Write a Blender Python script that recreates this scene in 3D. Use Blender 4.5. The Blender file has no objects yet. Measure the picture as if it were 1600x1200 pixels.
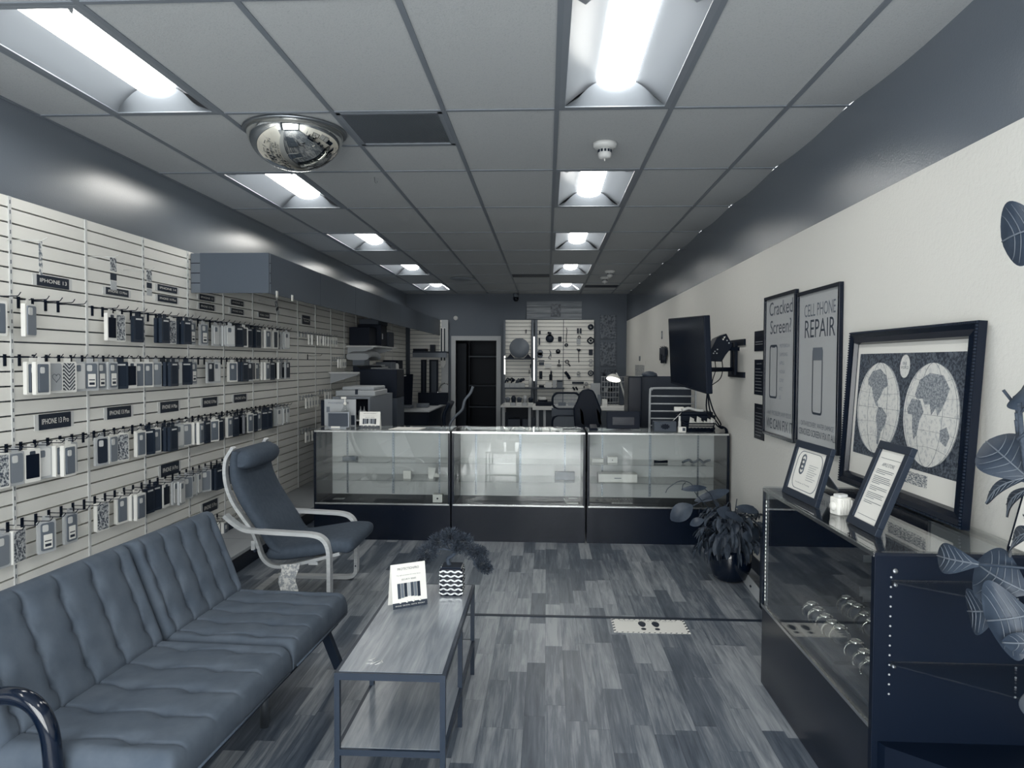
import bpy, math, random
from mathutils import Vector, Matrix
random.seed(7)
SC = bpy.context.scene
COL = SC.collection
PI = math.pi

# ------------------------------------------------------------ camera
F_PX, YAW, PITCH, ROLL, EYE = 1124.6, .0483, -.0307, -.0044, 1.56
_cy, _sy = math.cos(YAW), math.sin(YAW)
FW = Vector((-_sy*math.cos(PITCH), _cy*math.cos(PITCH), math.sin(PITCH)))
RT0 = Vector((_cy, _sy, 0)); DN0 = FW.cross(RT0)
_c, _s = math.cos(ROLL), math.sin(ROLL)
RT = _c*RT0 + _s*DN0; DN = -_s*RT0 + _c*DN0
cam_data = bpy.data.cameras.new('camera'); cam = bpy.data.objects.new('camera', cam_data); COL.objects.link(cam)
cam_data.sensor_width = 36; cam_data.lens = 36*F_PX/1600; cam_data.clip_start = .05
mw = Matrix.Identity(4)
for i in range(3):
    mw[i][0] = RT[i]; mw[i][1] = -DN[i]; mw[i][2] = -FW[i]
mw[2][3] = EYE
cam.matrix_world = mw
SC.camera = cam

def at(u, v, **k):
    """the point of a real plane (x=, y= or z=) seen at photo pixel u, v"""
    d = RT*((u-800)/F_PX) + DN*((v-600)/F_PX) + FW
    (ax, val), = k.items(); i = 'xyz'.index(ax)
    t = (val - (0, 0, EYE)[i])/d[i]
    return Vector((0, 0, EYE)) + d*t

# ------------------------------------------------------------ view, world, daylight
SC.view_settings.view_transform = 'Standard'; SC.view_settings.look = 'None'
SC.view_settings.gamma = 1; SC.view_settings.exposure = 0.60
SC.view_settings.use_curve_mapping = False
SC.render.film_transparent = False
W = bpy.data.worlds.new('world'); SC.world = W; W.use_nodes = True
W.node_tree.nodes['Background'].inputs[0].default_value = (.95, .97, 1.0, 1)
W.node_tree.nodes['Background'].inputs[1].default_value = 3.0
LAMP_E = 11.0          # troffer lens emission
def daylight(name, loc, sx, sy, rot, power, col):
    l = bpy.data.lights.new(name, 'AREA'); l.shape = 'RECTANGLE'; l.size = sx; l.size_y = sy
    l.energy = power; l.color = col
    o = bpy.data.objects.new(name, l); COL.objects.link(o); o.location = loc; o.rotation_euler = rot
    return o
daylight('daylight_through_storefront', (-.5, -1.75, 1.35), 2.9, 2.3, (PI/2, 0, 0), 190, (1.0, .985, .955))

# ------------------------------------------------------------ materials (the whole photo is toned navy to cream)
def lin(c): return c/12.92 if c <= .04045 else ((c+.055)/1.055)**2.4
STOPS = [(0, (4, 15, 31)), (.25, (56, 66, 79)), (.5, (114, 121, 130)), (.75, (183, 186, 188)), (1, (246, 243, 234))]
def tone(g):
    g = max(0, min(1, g))
    for (a, ca), (b, cb) in zip(STOPS, STOPS[1:]):
        if g <= b:
            t = (g-a)/(b-a)
            return tuple(lin((x+(y-x)*t)/255) for x, y in zip(ca, cb)) + (1,)
MATS = {}
def mat(name, g=.5, rough=.5, metal=0., spec=.5, emit=0., coat=0., bump=None):
    if name in MATS: return MATS[name]
    m = bpy.data.materials.new(name); m.use_nodes = True; MATS[name] = m
    b = m.node_tree.nodes['Principled BSDF']
    b.inputs['Base Color'].default_value = tone(g); b.inputs['Roughness'].default_value = rough
    b.inputs['Metallic'].default_value = metal; b.inputs['Specular IOR Level'].default_value = spec
    b.inputs['Coat Weight'].default_value = coat
    if emit:
        b.inputs['Emission Color'].default_value = (1, .985, .93, 1); b.inputs['Emission Strength'].default_value = emit
    if bump:
        sc, st = bump
        N = m.node_tree.nodes; L = m.node_tree.links
        tc = N.new('ShaderNodeTexCoord'); nz = N.new('ShaderNodeTexNoise'); bp = N.new('ShaderNodeBump')
        nz.inputs['Scale'].default_value = sc; nz.inputs['Detail'].default_value = 4
        bp.inputs['Strength'].default_value = st; bp.inputs['Distance'].default_value = .01
        L.new(tc.outputs['Object'], nz.inputs['Vector']); L.new(nz.outputs['Fac'], bp.inputs['Height'])
        L.new(bp.outputs['Normal'], b.inputs['Normal'])
    return m
def ramp_mat(name, stops, build, rough=.5, spec=.5, bump=0., coat=0.):
    """colour ramp driven by a height/factor that build(nodes, links, texcoord) returns"""
    if name in MATS: return MATS[name]
    m = bpy.data.materials.new(name); m.use_nodes = True; MATS[name] = m
    N = m.node_tree.nodes; L = m.node_tree.links; b = N['Principled BSDF']
    b.inputs['Roughness'].default_value = rough; b.inputs['Specular IOR Level'].default_value = spec
    b.inputs['Coat Weight'].default_value = coat
    tc = N.new('ShaderNodeTexCoord')
    fac = build(N, L, tc)
    cr = N.new('ShaderNodeValToRGB'); L.new(fac, cr.inputs[0])
    el = cr.color_ramp.elements
    while len(el) > 1: el.remove(el[-1])
    el[0].position = stops[0][0]; el[0].color = tone(stops[0][1])
    for p, g in stops[1:]:
        e = el.new(p); e.color = tone(g)
    L.new(cr.outputs[0], b.inputs['Base Color'])
    if bump:
        bn = N.new('ShaderNodeBump'); bn.inputs['Strength'].default_value = bump; bn.inputs['Distance'].default_value = .005
        L.new(fac, bn.inputs['Height']); L.new(bn.outputs[0], b.inputs['Normal'])
    return m
def mathn(N, L, op, a, b=None, c=None):
    n = N.new('ShaderNodeMath'); n.operation = op
    for i, x in enumerate((a, b, c)):
        if x is None: continue
        if isinstance(x, (int, float)): n.inputs[i].default_value = x
        else: L.new(x, n.inputs[i])
    return n.outputs[0]
def scaled(N, L, tc, sx, sy, sz, out='Object'):
    mp = N.new('ShaderNodeMapping'); mp.inputs['Scale'].default_value = (sx, sy, sz); L.new(tc.outputs[out], mp.inputs[0]); return mp.outputs[0]
def noise(N, L, vec, scale, detail=4, rough=.55, dist=0.):
    n = N.new('ShaderNodeTexNoise'); n.inputs['Scale'].default_value = scale; n.inputs['Detail'].default_value = detail
    n.inputs['Roughness'].default_value = rough; n.inputs['Distortion'].default_value = dist
    L.new(vec, n.inputs['Vector']); return n.outputs['Fac']

def planks(N, L, tc):
    sep = N.new('ShaderNodeSeparateXYZ'); L.new(tc.outputs['Object'], sep.inputs[0])
    x, y = sep.outputs[0], sep.outputs[1]
    col = mathn(N, L, 'FLOOR', mathn(N, L, 'DIVIDE', x, .092))
    wn = N.new('ShaderNodeTexWhiteNoise'); wn.noise_dimensions = '1D'; L.new(col, wn.inputs['W'])
    wn2 = N.new('ShaderNodeTexWhiteNoise'); wn2.noise_dimensions = '1D'; L.new(mathn(N, L, 'ADD', col, 77.3), wn2.inputs['W'])
    ln = mathn(N, L, 'MULTIPLY_ADD', wn2.outputs['Value'], .55, .42)
    yy = mathn(N, L, 'DIVIDE', mathn(N, L, 'MULTIPLY_ADD', wn.outputs['Value'], 5.0, y), ln)
    row = mathn(N, L, 'FLOOR', yy)
    cv = N.new('ShaderNodeCombineXYZ'); L.new(col, cv.inputs[0]); L.new(row, cv.inputs[1])
    w2 = N.new('ShaderNodeTexWhiteNoise'); w2.noise_dimensions = '2D'; L.new(cv.outputs[0], w2.inputs['Vector'])
    # grain, displaced per board
    off = N.new('ShaderNodeVectorMath'); off.operation = 'ADD'
    sc = N.new('ShaderNodeVectorMath'); sc.operation = 'SCALE'; L.new(cv.outputs[0], sc.inputs[0]); sc.inputs['Scale'].default_value = 3.71
    L.new(sc.outputs[0], off.inputs[0]); L.new(scaled(N, L, tc, 22, 1.6, 1), off.inputs[1])
    g1 = noise(N, L, off.outputs[0], 1.5, 6, .62, .6)
    g2 = noise(N, L, scaled(N, L, tc, 160, 5, 1), 1, 3, .6)
    blot = noise(N, L, tc.outputs['Object'], 2.2, 3, .5)
    v = mathn(N, L, 'MULTIPLY_ADD', w2.outputs['Value'], .30, .02)
    v = mathn(N, L, 'MULTIPLY_ADD', g1, .62, v)
    v = mathn(N, L, 'MULTIPLY_ADD', g2, .20, v)
    v = mathn(N, L, 'MULTIPLY_ADD', blot, .14, v)
    fx = mathn(N, L, 'FRACT', mathn(N, L, 'DIVIDE', x, .092)); fy = mathn(N, L, 'FRACT', yy)
    e1 = mathn(N, L, 'LESS_THAN', fx, .022); e2 = mathn(N, L, 'LESS_THAN', fy, .004)
    return mathn(N, L, 'SUBTRACT', v, mathn(N, L, 'MULTIPLY', mathn(N, L, 'MAXIMUM', e1, e2), .14))
M_FLOOR = ramp_mat('vinyl_plank_floor', [(.22, .08), (.42, .22), (.60, .37), (.84, .62)], planks, rough=.36, spec=.5)
def woodfn(N, L, tc):
    a = noise(N, L, scaled(N, L, tc, 14, 1.2, 14), 1.6, 6, .6, 1.2)
    b = noise(N, L, scaled(N, L, tc, 120, 4, 120), 1, 3)
    return mathn(N, L, 'MULTIPLY_ADD', b, .25, mathn(N, L, 'MULTIPLY', a, .8))
M_TABLE = ramp_mat('weathered_oak_laminate', [(.25, .32), (.5, .50), (.75, .64)], woodfn, rough=.28, bump=.05)
M_TILE = ramp_mat('ceiling_tile_board', [(0, .44), (.34, .68), (.44, .73), (1, .745)],
                  lambda N, L, tc: noise(N, L, tc.outputs['Object'], 150, 3, .7), rough=.95, spec=.1, bump=.25)
M_PAINT = mat('slate_wall_paint', .44, .20, spec=.8, bump=(140, .12))
M_PAINTL = mat('satin_slate_wall_paint', .42, .30, spec=.8, coat=1., bump=(140, .10)); M_PAINTL.node_tree.nodes['Principled BSDF'].inputs['Coat Roughness'].default_value = .24
M_PAINTB = mat('slate_back_wall_paint', .35, .6, bump=(140, .1))
M_WHITE_WALL = mat('white_wall_paint', .90, .6, bump=(60, .22))
M_SLAT = mat('white_slatwall_board', .90, .45)
M_GROOVE = mat('slatwall_groove_shade', .42, .6)  # pale backing board greyed, so the groove shade sits in its colour
M_GRID = mat('ceiling_grid_steel', .50, .5)
M_NAVY = mat('black_laminate', .01, .24, spec=.28)
M_NAVYM = mat('black_matte', .01, .5, spec=.15)
M_BLACKG = mat('black_gloss_plastic', .02, .12)
M_DARK = mat('dark_grey_plastic', .10, .5, spec=.3)
M_MIDD = mat('charcoal_grey', .21, .55)
M_MID = mat('mid_grey', .42, .55)
M_LGREY = mat('light_grey', .66, .5)
M_WHITE = mat('white_card', .90, .5)
M_OFFW = mat('off_white_plastic', .80, .45)
M_ALU = mat('brushed_aluminium_trim', .80, .25, metal=1.)
M_ALUD = mat('dull_aluminium', .6, .4, metal=1.)
M_CHROME = mat('chrome', .75, .12, metal=1.)
M_STEEL = mat('grey_powder_coated_steel', .14, .42, spec=.3)
M_BACKP = mat('pale_back_panel', .80, .35)
M_REFL = mat('satin_metal_reflector', .55, .35)
M_LENS = mat('glowing_troffer_lens', .95, .5, emit=LAMP_E)
M_LED = mat('lit_led_strip', .95, .5, emit=1.6)
M_BULB = mat('lit_lamp_bulb', .95, .5, emit=6)
M_FABRIC = ramp_mat('suede_grey_fabric', [(.3, .30), (.7, .36)], lambda N, L, tc: noise(N, L, tc.outputs['Object'], 9, 5, .6), rough=.9, spec=.2)
M_CHAIRF = ramp_mat('cotton_grey_fabric', [(.3, .27), (.7, .31)], lambda N, L, tc: noise(N, L, tc.outputs['Object'], 30, 5, .6), rough=.9, spec=.2)
M_BIRCH = ramp_mat('birch_veneer', [(.3, .66), (.7, .76)], lambda N, L, tc: noise(N, L, scaled(N, L, tc, 6, 60, 60), 1, 4), rough=.4)
M_LEAF = ramp_mat('dark_leaf', [(.3, .12), (.7, .30)], lambda N, L, tc: noise(N, L, tc.outputs['Object'], 25, 4), rough=.5, spec=.3)
M_LEAF2 = ramp_mat('fig_leaf', [(.3, .13), (.7, .24)], lambda N, L, tc: noise(N, L, tc.outputs['Object'], 12, 4), rough=.45, spec=.3)
M_VEIN = mat('pale_leaf_vein', .40, .5)
M_PINE = ramp_mat('bonsai_foliage_green', [(.3, .08), (.7, .26)], lambda N, L, tc: noise(N, L, tc.outputs['Object'], 60, 3), rough=.7)
M_BARK = mat('brown_bark', .22, .8, bump=(80, .5))
M_SOIL = mat('potting_soil', .1, .95)
M_PACKW = mat('white_pack_board', .88, .4)
M_PACKD = mat('dark_pack_board', .13, .35)
M_PLAST = mat('clear_pack_plastic', .72, .12)
M_INK = mat('printed_ink', .12, .6)
M_INKM = mat('grey_ink', .40, .6)
M_TXTW = mat('white_lettering', .92, .6)
M_BOX = mat('brown_cardboard', .40, .8)
def speckle(name, lo, hi, scale, rough=.5, t0=.45, t1=.55):
    return ramp_mat(name, [(t0, lo), (t1, hi)], lambda N, L, tc: noise(N, L, tc.outputs['Object'], scale, 5, .65), rough=rough)
M_ARTP = speckle('poster_collage_print', .16, .42, 22)
M_DAMASK = speckle('damask_map_border', .10, .40, 85, t0=.44, t1=.58)
M_MAPL = speckle('engraved_map_sea', .72, .86, 60, t0=.35, t1=.5)
M_MAPC = speckle('engraved_map_land', .44, .66, 110)
M_PRINTB = speckle('busy_pack_print', .2, .75, 70)
M_CLUT = speckle('mixed_small_parts', .06, .55, 45)
M_TEXTBLK = ramp_mat('small_print_lines', [(.45, .40), (.6, .86)], lambda N, L, tc: noise(N, L, scaled(N, L, tc, 60, 60, 260), 1, 2), rough=.6)
def zig(N, L, tc):
    sep = N.new('ShaderNodeSeparateXYZ'); L.new(tc.outputs['Object'], sep.inputs[0])
    a = mathn(N, L, 'PINGPONG', sep.outputs[1], .035)
    z = mathn(N, L, 'SUBTRACT', sep.outputs[2], a)
    return mathn(N, L, 'FRACT', mathn(N, L, 'MULTIPLY', z, 48))
M_ZIG = ramp_mat('zigzag_case_print', [(.49, .1), (.51, .8)], zig)
def glassmat(name, tint=.93, ior=1.5, rough=.0):
    m = bpy.data.materials.new(name); m.use_nodes = True; MATS[name] = m
    N = m.node_tree.nodes; L = m.node_tree.links; N.remove(N['Principled BSDF'])
    t = N.new('ShaderNodeBsdfTransparent'); t.inputs[0].default_value = (tint*.985, tint, tint, 1)
    g = N.new('ShaderNodeBsdfGlossy'); g.inputs['Roughness'].default_value = rough; g.inputs[0].default_value = (1, 1, 1, 1)
    fr = N.new('ShaderNodeFresnel'); ge = N.new('ShaderNodeNewGeometry')
    L.new(mathn(N, L, 'MULTIPLY_ADD', ge.outputs['Backfacing'], 1/ior-ior, ior), fr.inputs[0])   # thin sheet: same reflectance from both faces
    mx = N.new('ShaderNodeMixShader'); L.new(fr.outputs[0], mx.inputs[0]); L.new(t.outputs[0], mx.inputs[1]); L.new(g.outputs[0], mx.inputs[2])
    L.new(mx.outputs[0], N['Material Output'].inputs[0]); return m
M_GLASS = glassmat('showcase_glass', .95, 1.5)
M_GLASSS = glassmat('glass_shelf_sheet', .90, 1.5)
M_BLIST = glassmat('blister_film', .88, 1.6, .08)

# ------------------------------------------------------------ mesh helpers
class MB:
    def __init__(s, M=None): s.v = []; s.f = []; s.m = []; s.sm = []; s.M = M or Matrix.Identity(4); s.k = 0
    def add(s, vs, fs, smooth=False, M=None):
        T = s.M @ M if M is not None else s.M
        o = len(s.v); s.v += [T @ Vector(p) for p in vs]
        for f in fs: s.f.append(tuple(i+o for i in f)); s.m.append(s.k); s.sm.append(smooth)
        return s
    def mat(s, k): s.k = k; return s
    def box(s, x0, x1, y0, y1, z0, z1, M=None):
        return s.add([(x, y, z) for x in (x0, x1) for y in (y0, y1) for z in (z0, z1)],
                     [(0, 1, 3, 2), (4, 6, 7, 5), (0, 4, 5, 1), (2, 3, 7, 6), (0, 2, 6, 4), (1, 5, 7, 3)], M=M)
    def cbox(s, c, d, M=None): return s.box(c[0]-d[0]/2, c[0]+d[0]/2, c[1]-d[1]/2, c[1]+d[1]/2, c[2]-d[2]/2, c[2]+d[2]/2, M)
    def rings(s, rings, closed=True, cap=True, smooth=True, M=None):
        n = len(rings[0]); vs = [p for r in rings for p in r]; fs = []
        for i in range(len(rings)-1):
            for j in range(n if closed else n-1):
                a = i*n+j; b = i*n+(j+1) % n
                fs.append((a, b, b+n, a+n))
        s.add(vs, fs, smooth, M)
        if cap:
            o = len(s.v)-len(vs)
            s.f.append(tuple(o+i for i in range(n))[::-1]); s.m.append(s.k); s.sm.append(False)
            s.f.append(tuple(o+(len(rings)-1)*n+i for i in range(n))); s.m.append(s.k); s.sm.append(False)
        return s
    def lathe(s, prof, n=24, c=(0, 0, 0), axis='z', M=None, cap=True):
        R = []
        for r, h in prof:
            ring = []
            for j in range(n):
                a = 2*PI*j/n; x, y = r*math.cos(a), r*math.sin(a)
                p = (x, y, h) if axis == 'z' else ((h, x, y) if axis == 'x' else (y, h, x))
                ring.append((p[0]+c[0], p[1]+c[1], p[2]+c[2]))
            R.append(ring)
        return s.rings(R, M=M, cap=cap)
    def tube(s, pts, r, n=8, M=None, closed=False):
        pts = [Vector(p) for p in pts]; R = []; up = None
        rs = r if isinstance(r, (list, tuple)) else [r]*len(pts)
        for i, p in enumerate(pts):
            t = (pts[min(i+1, len(pts)-1)] - pts[max(i-1, 0)])
            if t.length < 1e-9: t = Vector((0, 0, 1))
            t.normalize()
            if up is None: up = t.orthogonal().normalized()
            up = (up - t*up.dot(t))
            if up.length < 1e-6: up = t.orthogonal()
            up.normalize(); w = t.cross(up)
            R.append([tuple(p + (up*math.cos(2*PI*j/n) + w*math.sin(2*PI*j/n))*rs[i]) for j in range(n)])
        return s.rings(R, M=M)
    def bar(s, a, b, w, h=None, up=(0, 0, 1), M=None):
        """rectangular bar from a to b, w wide across up, h thick along up"""
        a, b = Vector(a), Vector(b); t = (b-a).normalized(); u = Vector(up); u = u - t*u.dot(t)
        if u.length < 1e-6: u = t.orthogonal()
        u.normalize(); q = t.cross(u); h = w if h is None else h
        R = [[tuple(p + q*w/2*i + u*h/2*j) for i, j in ((-1, -1), (1, -1), (1, 1), (-1, 1))] for p in (a, b)]
        return s.rings(R, smooth=False, M=M)
    def loft(s, path, side, w, th, round_=True, n=16, M=None, taper=None):
        """sweep a flat rounded section (w along side, th along the path normal)"""
        path = [Vector(p) for p in path]; side = Vector(side).normalized(); R = []
        for i, p in enumerate(path):
            t = (path[min(i+1, len(path)-1)]-path[max(i-1, 0)]).normalized(); nn = t.cross(side).normalized()
            ww = w[i] if isinstance(w, (list, tuple)) else w; tt = th[i] if isinstance(th, (list, tuple)) else th
            ring = []
            if round_:
                for j in range(n):
                    a = 2*PI*j/n; c_, s_ = math.cos(a), math.sin(a); e = .35
                    ring.append(tuple(p + side*(ww/2*math.copysign(abs(c_)**e, c_)) + nn*(tt/2*math.copysign(abs(s_)**.6, s_))))
            else:
                for a_, b_ in ((-1, -1), (1, -1), (1, 1), (-1, 1)): ring.append(tuple(p + side*ww/2*a_ + nn*tt/2*b_))
            R.append(ring)
        return s.rings(R, smooth=round_, M=M)
    def prism(s, outline, z0, z1, M=None):
        n = len(outline)
        vs = [(x, y, z0) for x, y in outline] + [(x, y, z1) for x, y in outline]
        fs = [tuple(range(n))[::-1], tuple(range(n, 2*n))] + [(i, (i+1) % n, n+(i+1) % n, n+i) for i in range(n)]
        return s.add(vs, fs, M=M)
    def text(s, body, size, M, width=None, align='CENTER', spacing=1.):
        vs, fs = text_geo(body, align, spacing)
        if not vs: return s
        xs = [v[0] for v in vs]; w0 = max(xs)-min(xs)
        kx = size if width is None else width/w0
        return s.add([(v[0]*kx, v[1]*size, v[2]) for v in vs], fs, M=M)
    def build(s, name, mats, parent=None, bevel=0, subsurf=0, ang=None):
        me = bpy.data.meshes.new(name)
        off = Vector((0, 0, 0))
        if parent is not None:
            r = parent
            while r.parent: r = r.parent
            off = r.location
        me.from_pydata([tuple(v-off) for v in s.v], [], s.f)
        if not isinstance(mats, (list, tuple)): mats = [mats]
        for m in mats: me.materials.append(m)
        for p, k, sm in zip(me.polygons, s.m, s.sm):
            p.material_index = min(k, len(mats)-1); p.use_smooth = sm
        me.update()
        o = bpy.data.objects.new(name, me); COL.objects.link(o)
        if parent is not None: o.parent = parent
        if bevel:
            md = o.modifiers.new('bevel', 'BEVEL'); md.width = bevel; md.segments = 2; md.limit_method = 'ANGLE'
        if subsurf:
            md = o.modifiers.new('sub', 'SUBSURF'); md.levels = subsurf; md.render_levels = subsurf
        return o
_TX = {}
def text_geo(body, align='CENTER', spacing=1.):
    k = (body, align, spacing)
    if k not in _TX:
        c = bpy.data.curves.new('t', 'FONT'); c.body = body; c.align_x = align; c.align_y = 'CENTER'; c.size = 1; c.resolution_u = 3
        c.space_line = spacing
        o = bpy.data.objects.new('t', c); COL.objects.link(o)
        bpy.context.view_layer.update()
        me = bpy.data.meshes.new_from_object(o.evaluated_get(bpy.context.evaluated_depsgraph_get()))
        _TX[k] = ([tuple(v.co) for v in me.vertices], [tuple(p.vertices) for p in me.polygons])
        bpy.data.objects.remove(o); bpy.data.curves.remove(c); bpy.data.meshes.remove(me)
    return _TX[k]
def basis(o, xd, yd):
    """matrix whose local x, y lie along xd, yd and z comes out towards the viewer"""
    x = Vector(xd).normalized(); z = x.cross(Vector(yd)).normalized(); y = z.cross(x)
    m = Matrix.Identity(4)
    for i in range(3): m[i][0] = x[i]; m[i][1] = y[i]; m[i][2] = z[i]; m[i][3] = o[i]
    return m
def on_left(y, z, x=-2.748): return basis((x, y, z), (0, 1, 0), (0, 0, 1))
def on_right(y, z, x=1.573): return basis((x, y, z), (0, -1, 0), (0, 0, 1))
def on_back(x, z, y=14.38): return basis((x, y, z), (1, 0, 0), (0, 0, 1))
def rrect(w, h, r, n=5, cx=0, cy=0):
    o = []
    for sx, sy, a0 in ((1, 1, 0), (-1, 1, 90), (-1, -1, 180), (1, -1, 270)):
        for i in range(n+1):
            a = math.radians(a0+90*i/n); o.append((cx+sx*(w/2-r)+r*math.cos(a), cy+sy*(h/2-r)+r*math.sin(a)))
    return o
def arc(c, r, a0, a1, n=8): return [(c[0]+r*math.cos(math.radians(a0+(a1-a0)*i/n)), c[1]+r*math.sin(math.radians(a0+(a1-a0)*i/n))) for i in range(n+1)]
def smooth_path(pts, k=4):
    pts = [Vector(p) for p in pts]; out = []
    P = [pts[0]*2-pts[1]] + pts + [pts[-1]*2-pts[-2]]
    for i in range(1, len(P)-2):
        for j in range(k):
            t = j/k; a, b, c, d = P[i-1], P[i], P[i+1], P[i+2]
            out.append(.5*((2*b) + (c-a)*t + (2*a-5*b+4*c-d)*t*t + (3*b-a-3*c+d)*t**3))
    return out + [pts[-1]]

# ------------------------------------------------------------ scene objects
def tag(o, label, cat, group=None, kind=None):
    o['label'] = label; o['category'] = cat
    if group: o['group'] = group
    if kind: o['kind'] = kind
    return o
def thing(name, label, cat, loc=(0, 0, 0), group=None):
    o = bpy.data.objects.new(name, None); COL.objects.link(o); o.location = loc; o.empty_display_size = .05
    return tag(o, label, cat, group)
def struct(name, mb, mats, label=None):
    o = mb.build(name, mats); o['kind'] = 'structure'
    if label: o['label'] = label
    return o
def solo(name, mb, mats, label, cat, group=None, bevel=0, kind=None):
    """a thing that is one mesh, its origin moved to its base"""
    zs = min(v.z for v in mb.v); cx = sum(v.x for v in mb.v)/len(mb.v); cyy = sum(v.y for v in mb.v)/len(mb.v)
    loc = Vector((cx, cyy, zs))
    for i, v in enumerate(mb.v): mb.v[i] = v-loc
    o = mb.build(name, mats, bevel=bevel); o.location = loc
    return tag(o, label, cat, group, kind)
def dup(root, loc, rot=None, label=None, group=None, first=False):
    def cp(o, par):
        c = o.copy(); COL.objects.link(c); c.parent = par
        for ch in o.children: cp(ch, c)
        return c
    r = root if first else cp(root, None)
    r.location = loc
    if rot is not None: r.rotation_euler = rot
    if label: r['label'] = label
    if group: r['group'] = group
    return r
ORD = ['first', 'second', 'third', 'fourth', 'fifth', 'sixth', 'seventh', 'eighth', 'ninth', 'tenth', 'eleventh', 'twelfth', 'thirteenth', 'fourteenth', 'fifteenth', 'sixteenth']

# ============================================================ THE ROOM
XL, XR, YB, YF, ZC = -2.83, 1.575, 14.4, -1.5, 2.913
struct('floor', MB().box(XL-.1, XR+.1, YF-.1, YB+2.6, -.05, 0), M_FLOOR)
m = MB().box(XL-.1, XL, YF, YB, 0, ZC); struct('wall_left', m, M_PAINTL)
m = MB().mat(1).box(XR, XR+.1, YF, YB, 2.378, ZC); m.mat(0).box(XR, XR+.1, YF, YB, 0, 2.378)
struct('wall_right', m, [M_WHITE_WALL, M_PAINT])
DX0, DX1, DZ = -1.83, -1.01, 1.985
m = MB().box(XL, DX0, YB, YB+.12, 0, ZC).box(DX1, XR, YB, YB+.12, 0, ZC).box(DX0, DX1, YB, YB+.12, DZ, ZC)
struct('wall_back', m, M_PAINTB)
# door casing and the dark store room behind it
m = MB()
m.box(DX0-.09, DX0, YB-.02, YB+.12, 0, DZ+.09).box(DX1, DX1+.09, YB-.02, YB+.12, 0, DZ+.09).box(DX0, DX1, YB-.02, YB+.12, DZ, DZ+.09)
o = struct('door_1', m, M_LGREY)
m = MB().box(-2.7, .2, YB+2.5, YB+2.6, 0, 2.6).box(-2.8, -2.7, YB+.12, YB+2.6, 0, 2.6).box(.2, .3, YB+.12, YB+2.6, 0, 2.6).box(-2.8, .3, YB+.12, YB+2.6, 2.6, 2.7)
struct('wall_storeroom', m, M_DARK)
r = thing('storage_rack', 'dark metal storage rack inside the dim room through the back doorway', 'rack', (-1.35, YB+1.6, 0))
for x in (-1.72, -.62):
    MB().box(x-.02, x+.02, YB+1.4, YB+1.44, 0, 2.2).build('upright', M_DARK, r)
for z in (.55, 1.02, 1.66): MB().box(-1.72, -.62, YB+1.38, YB+1.8, z, z+.03).build('shelf', M_MID if z > 1.5 else M_MIDD, r)
MB().box(-2.05, -1.72, YB+.9, YB+1.7, 0, 1.95).build('side_cabinet', M_DARK, r)
# storefront behind the camera: the daylight and what the glass showcases mirror
m = MB().box(XL, XR, YF-.1, YF, 0, .25).box(XL, XR, YF-.1, YF, 2.55, ZC).box(XL, -2.55, YF-.1, YF, .25, 2.55).box(1.35, XR, YF-.1, YF, .25, 2.55)
struct('wall_front', m, M_PAINT)
for i, (a, b) in enumerate(((-2.55, -1.3), (-1.3, -.1), (-.1, .95), (.95, 1.35))):
    m = MB().box(a, b, YF-.06, YF-.02, .25, .31).box(a, b, YF-.06, YF-.02, 2.49, 2.55).box(a, a+.05, YF-.06, YF-.02, .3, 2.5).box(b-.05, b, YF-.06, YF-.02, .3, 2.5)
    if i == 2: m.box(a, b, YF-.06, YF-.02, 1.0, 1.08)
    w = struct('window_%d' % (i+1), m, M_ALUD)
    MB().box(a+.05, b-.05, YF-.045, YF-.04, .31, 2.49).build('pane', M_GLASS, w)

# ceiling: 2x4 ft tiles dropped in a steel grid, troffers, grille
GX = [.045+.6096*i for i in range(-4, 3)]           # long runners, y direction
GY = [2.689+1.2192*i for i in range(-4, 10)]
LIGHTS = [(c, k) for c in (0, 4) for k in (-2, 0, 2, 4, 6, 8)]
hole = set((c, k) for c, k in LIGHTS)
m = MB()
xs = [XL]+GX+[XR]; ys = [YF]+[y for y in GY if y > YF]+[YB]
for i in range(len(xs)-1):
    for j in range(len(ys)-1):
        yc = (ys[j]+ys[j+1])/2; k = math.floor((yc-2.689)/1.2192)
        if (i-1, k) in hole: continue
        if (i-1, k) == (2, 1):
            m.box(xs[i], xs[i+1], ys[j]+.61, ys[j+1], ZC+.004, ZC+.02); continue
        if i == len(xs)-2 and k >= 0:                # the cut tiles along the right wall sag a little
            n = 8; vs = []
            for q in range(n+1):
                y = ys[j]+(ys[j+1]-ys[j])*q/n; d = .022*math.sin(PI*q/n)
                vs += [(xs[i], y, ZC+.004-d*.25), (xs[i+1], y, ZC+.004-d)]
            m.add(vs, [(2*q, 2*q+1, 2*q+3, 2*q+2) for q in range(n)], True); continue
        m.box(xs[i], xs[i+1], ys[j], ys[j+1], ZC+.004, ZC+.02)
struct('ceiling', m, M_TILE)
struct('trim_ceiling_plenum', MB().box(XL, XR, YF, YB, ZC+.19, ZC+.21), M_DARK)
m = MB()
for x in GX: m.box(x-.0125, x+.0125, YF, YB, ZC-.002, ZC+.006)
for y in GY:
    if y > YF: m.box(XL, XR, y-.0115, y+.0115, ZC-.0015, ZC+.005)
m.box(GX[1], GX[3], 2.689+1.2192+.598, 2.689+1.2192+.622, ZC-.0015, ZC+.005)
m.box(XL, XL+.022, YF, YB, ZC-.001, ZC+.003).box(XL, XR, YB-.022, YB, ZC-.001, ZC+.003)
struct('trim_ceiling_grid', m, M_GRID)

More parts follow.
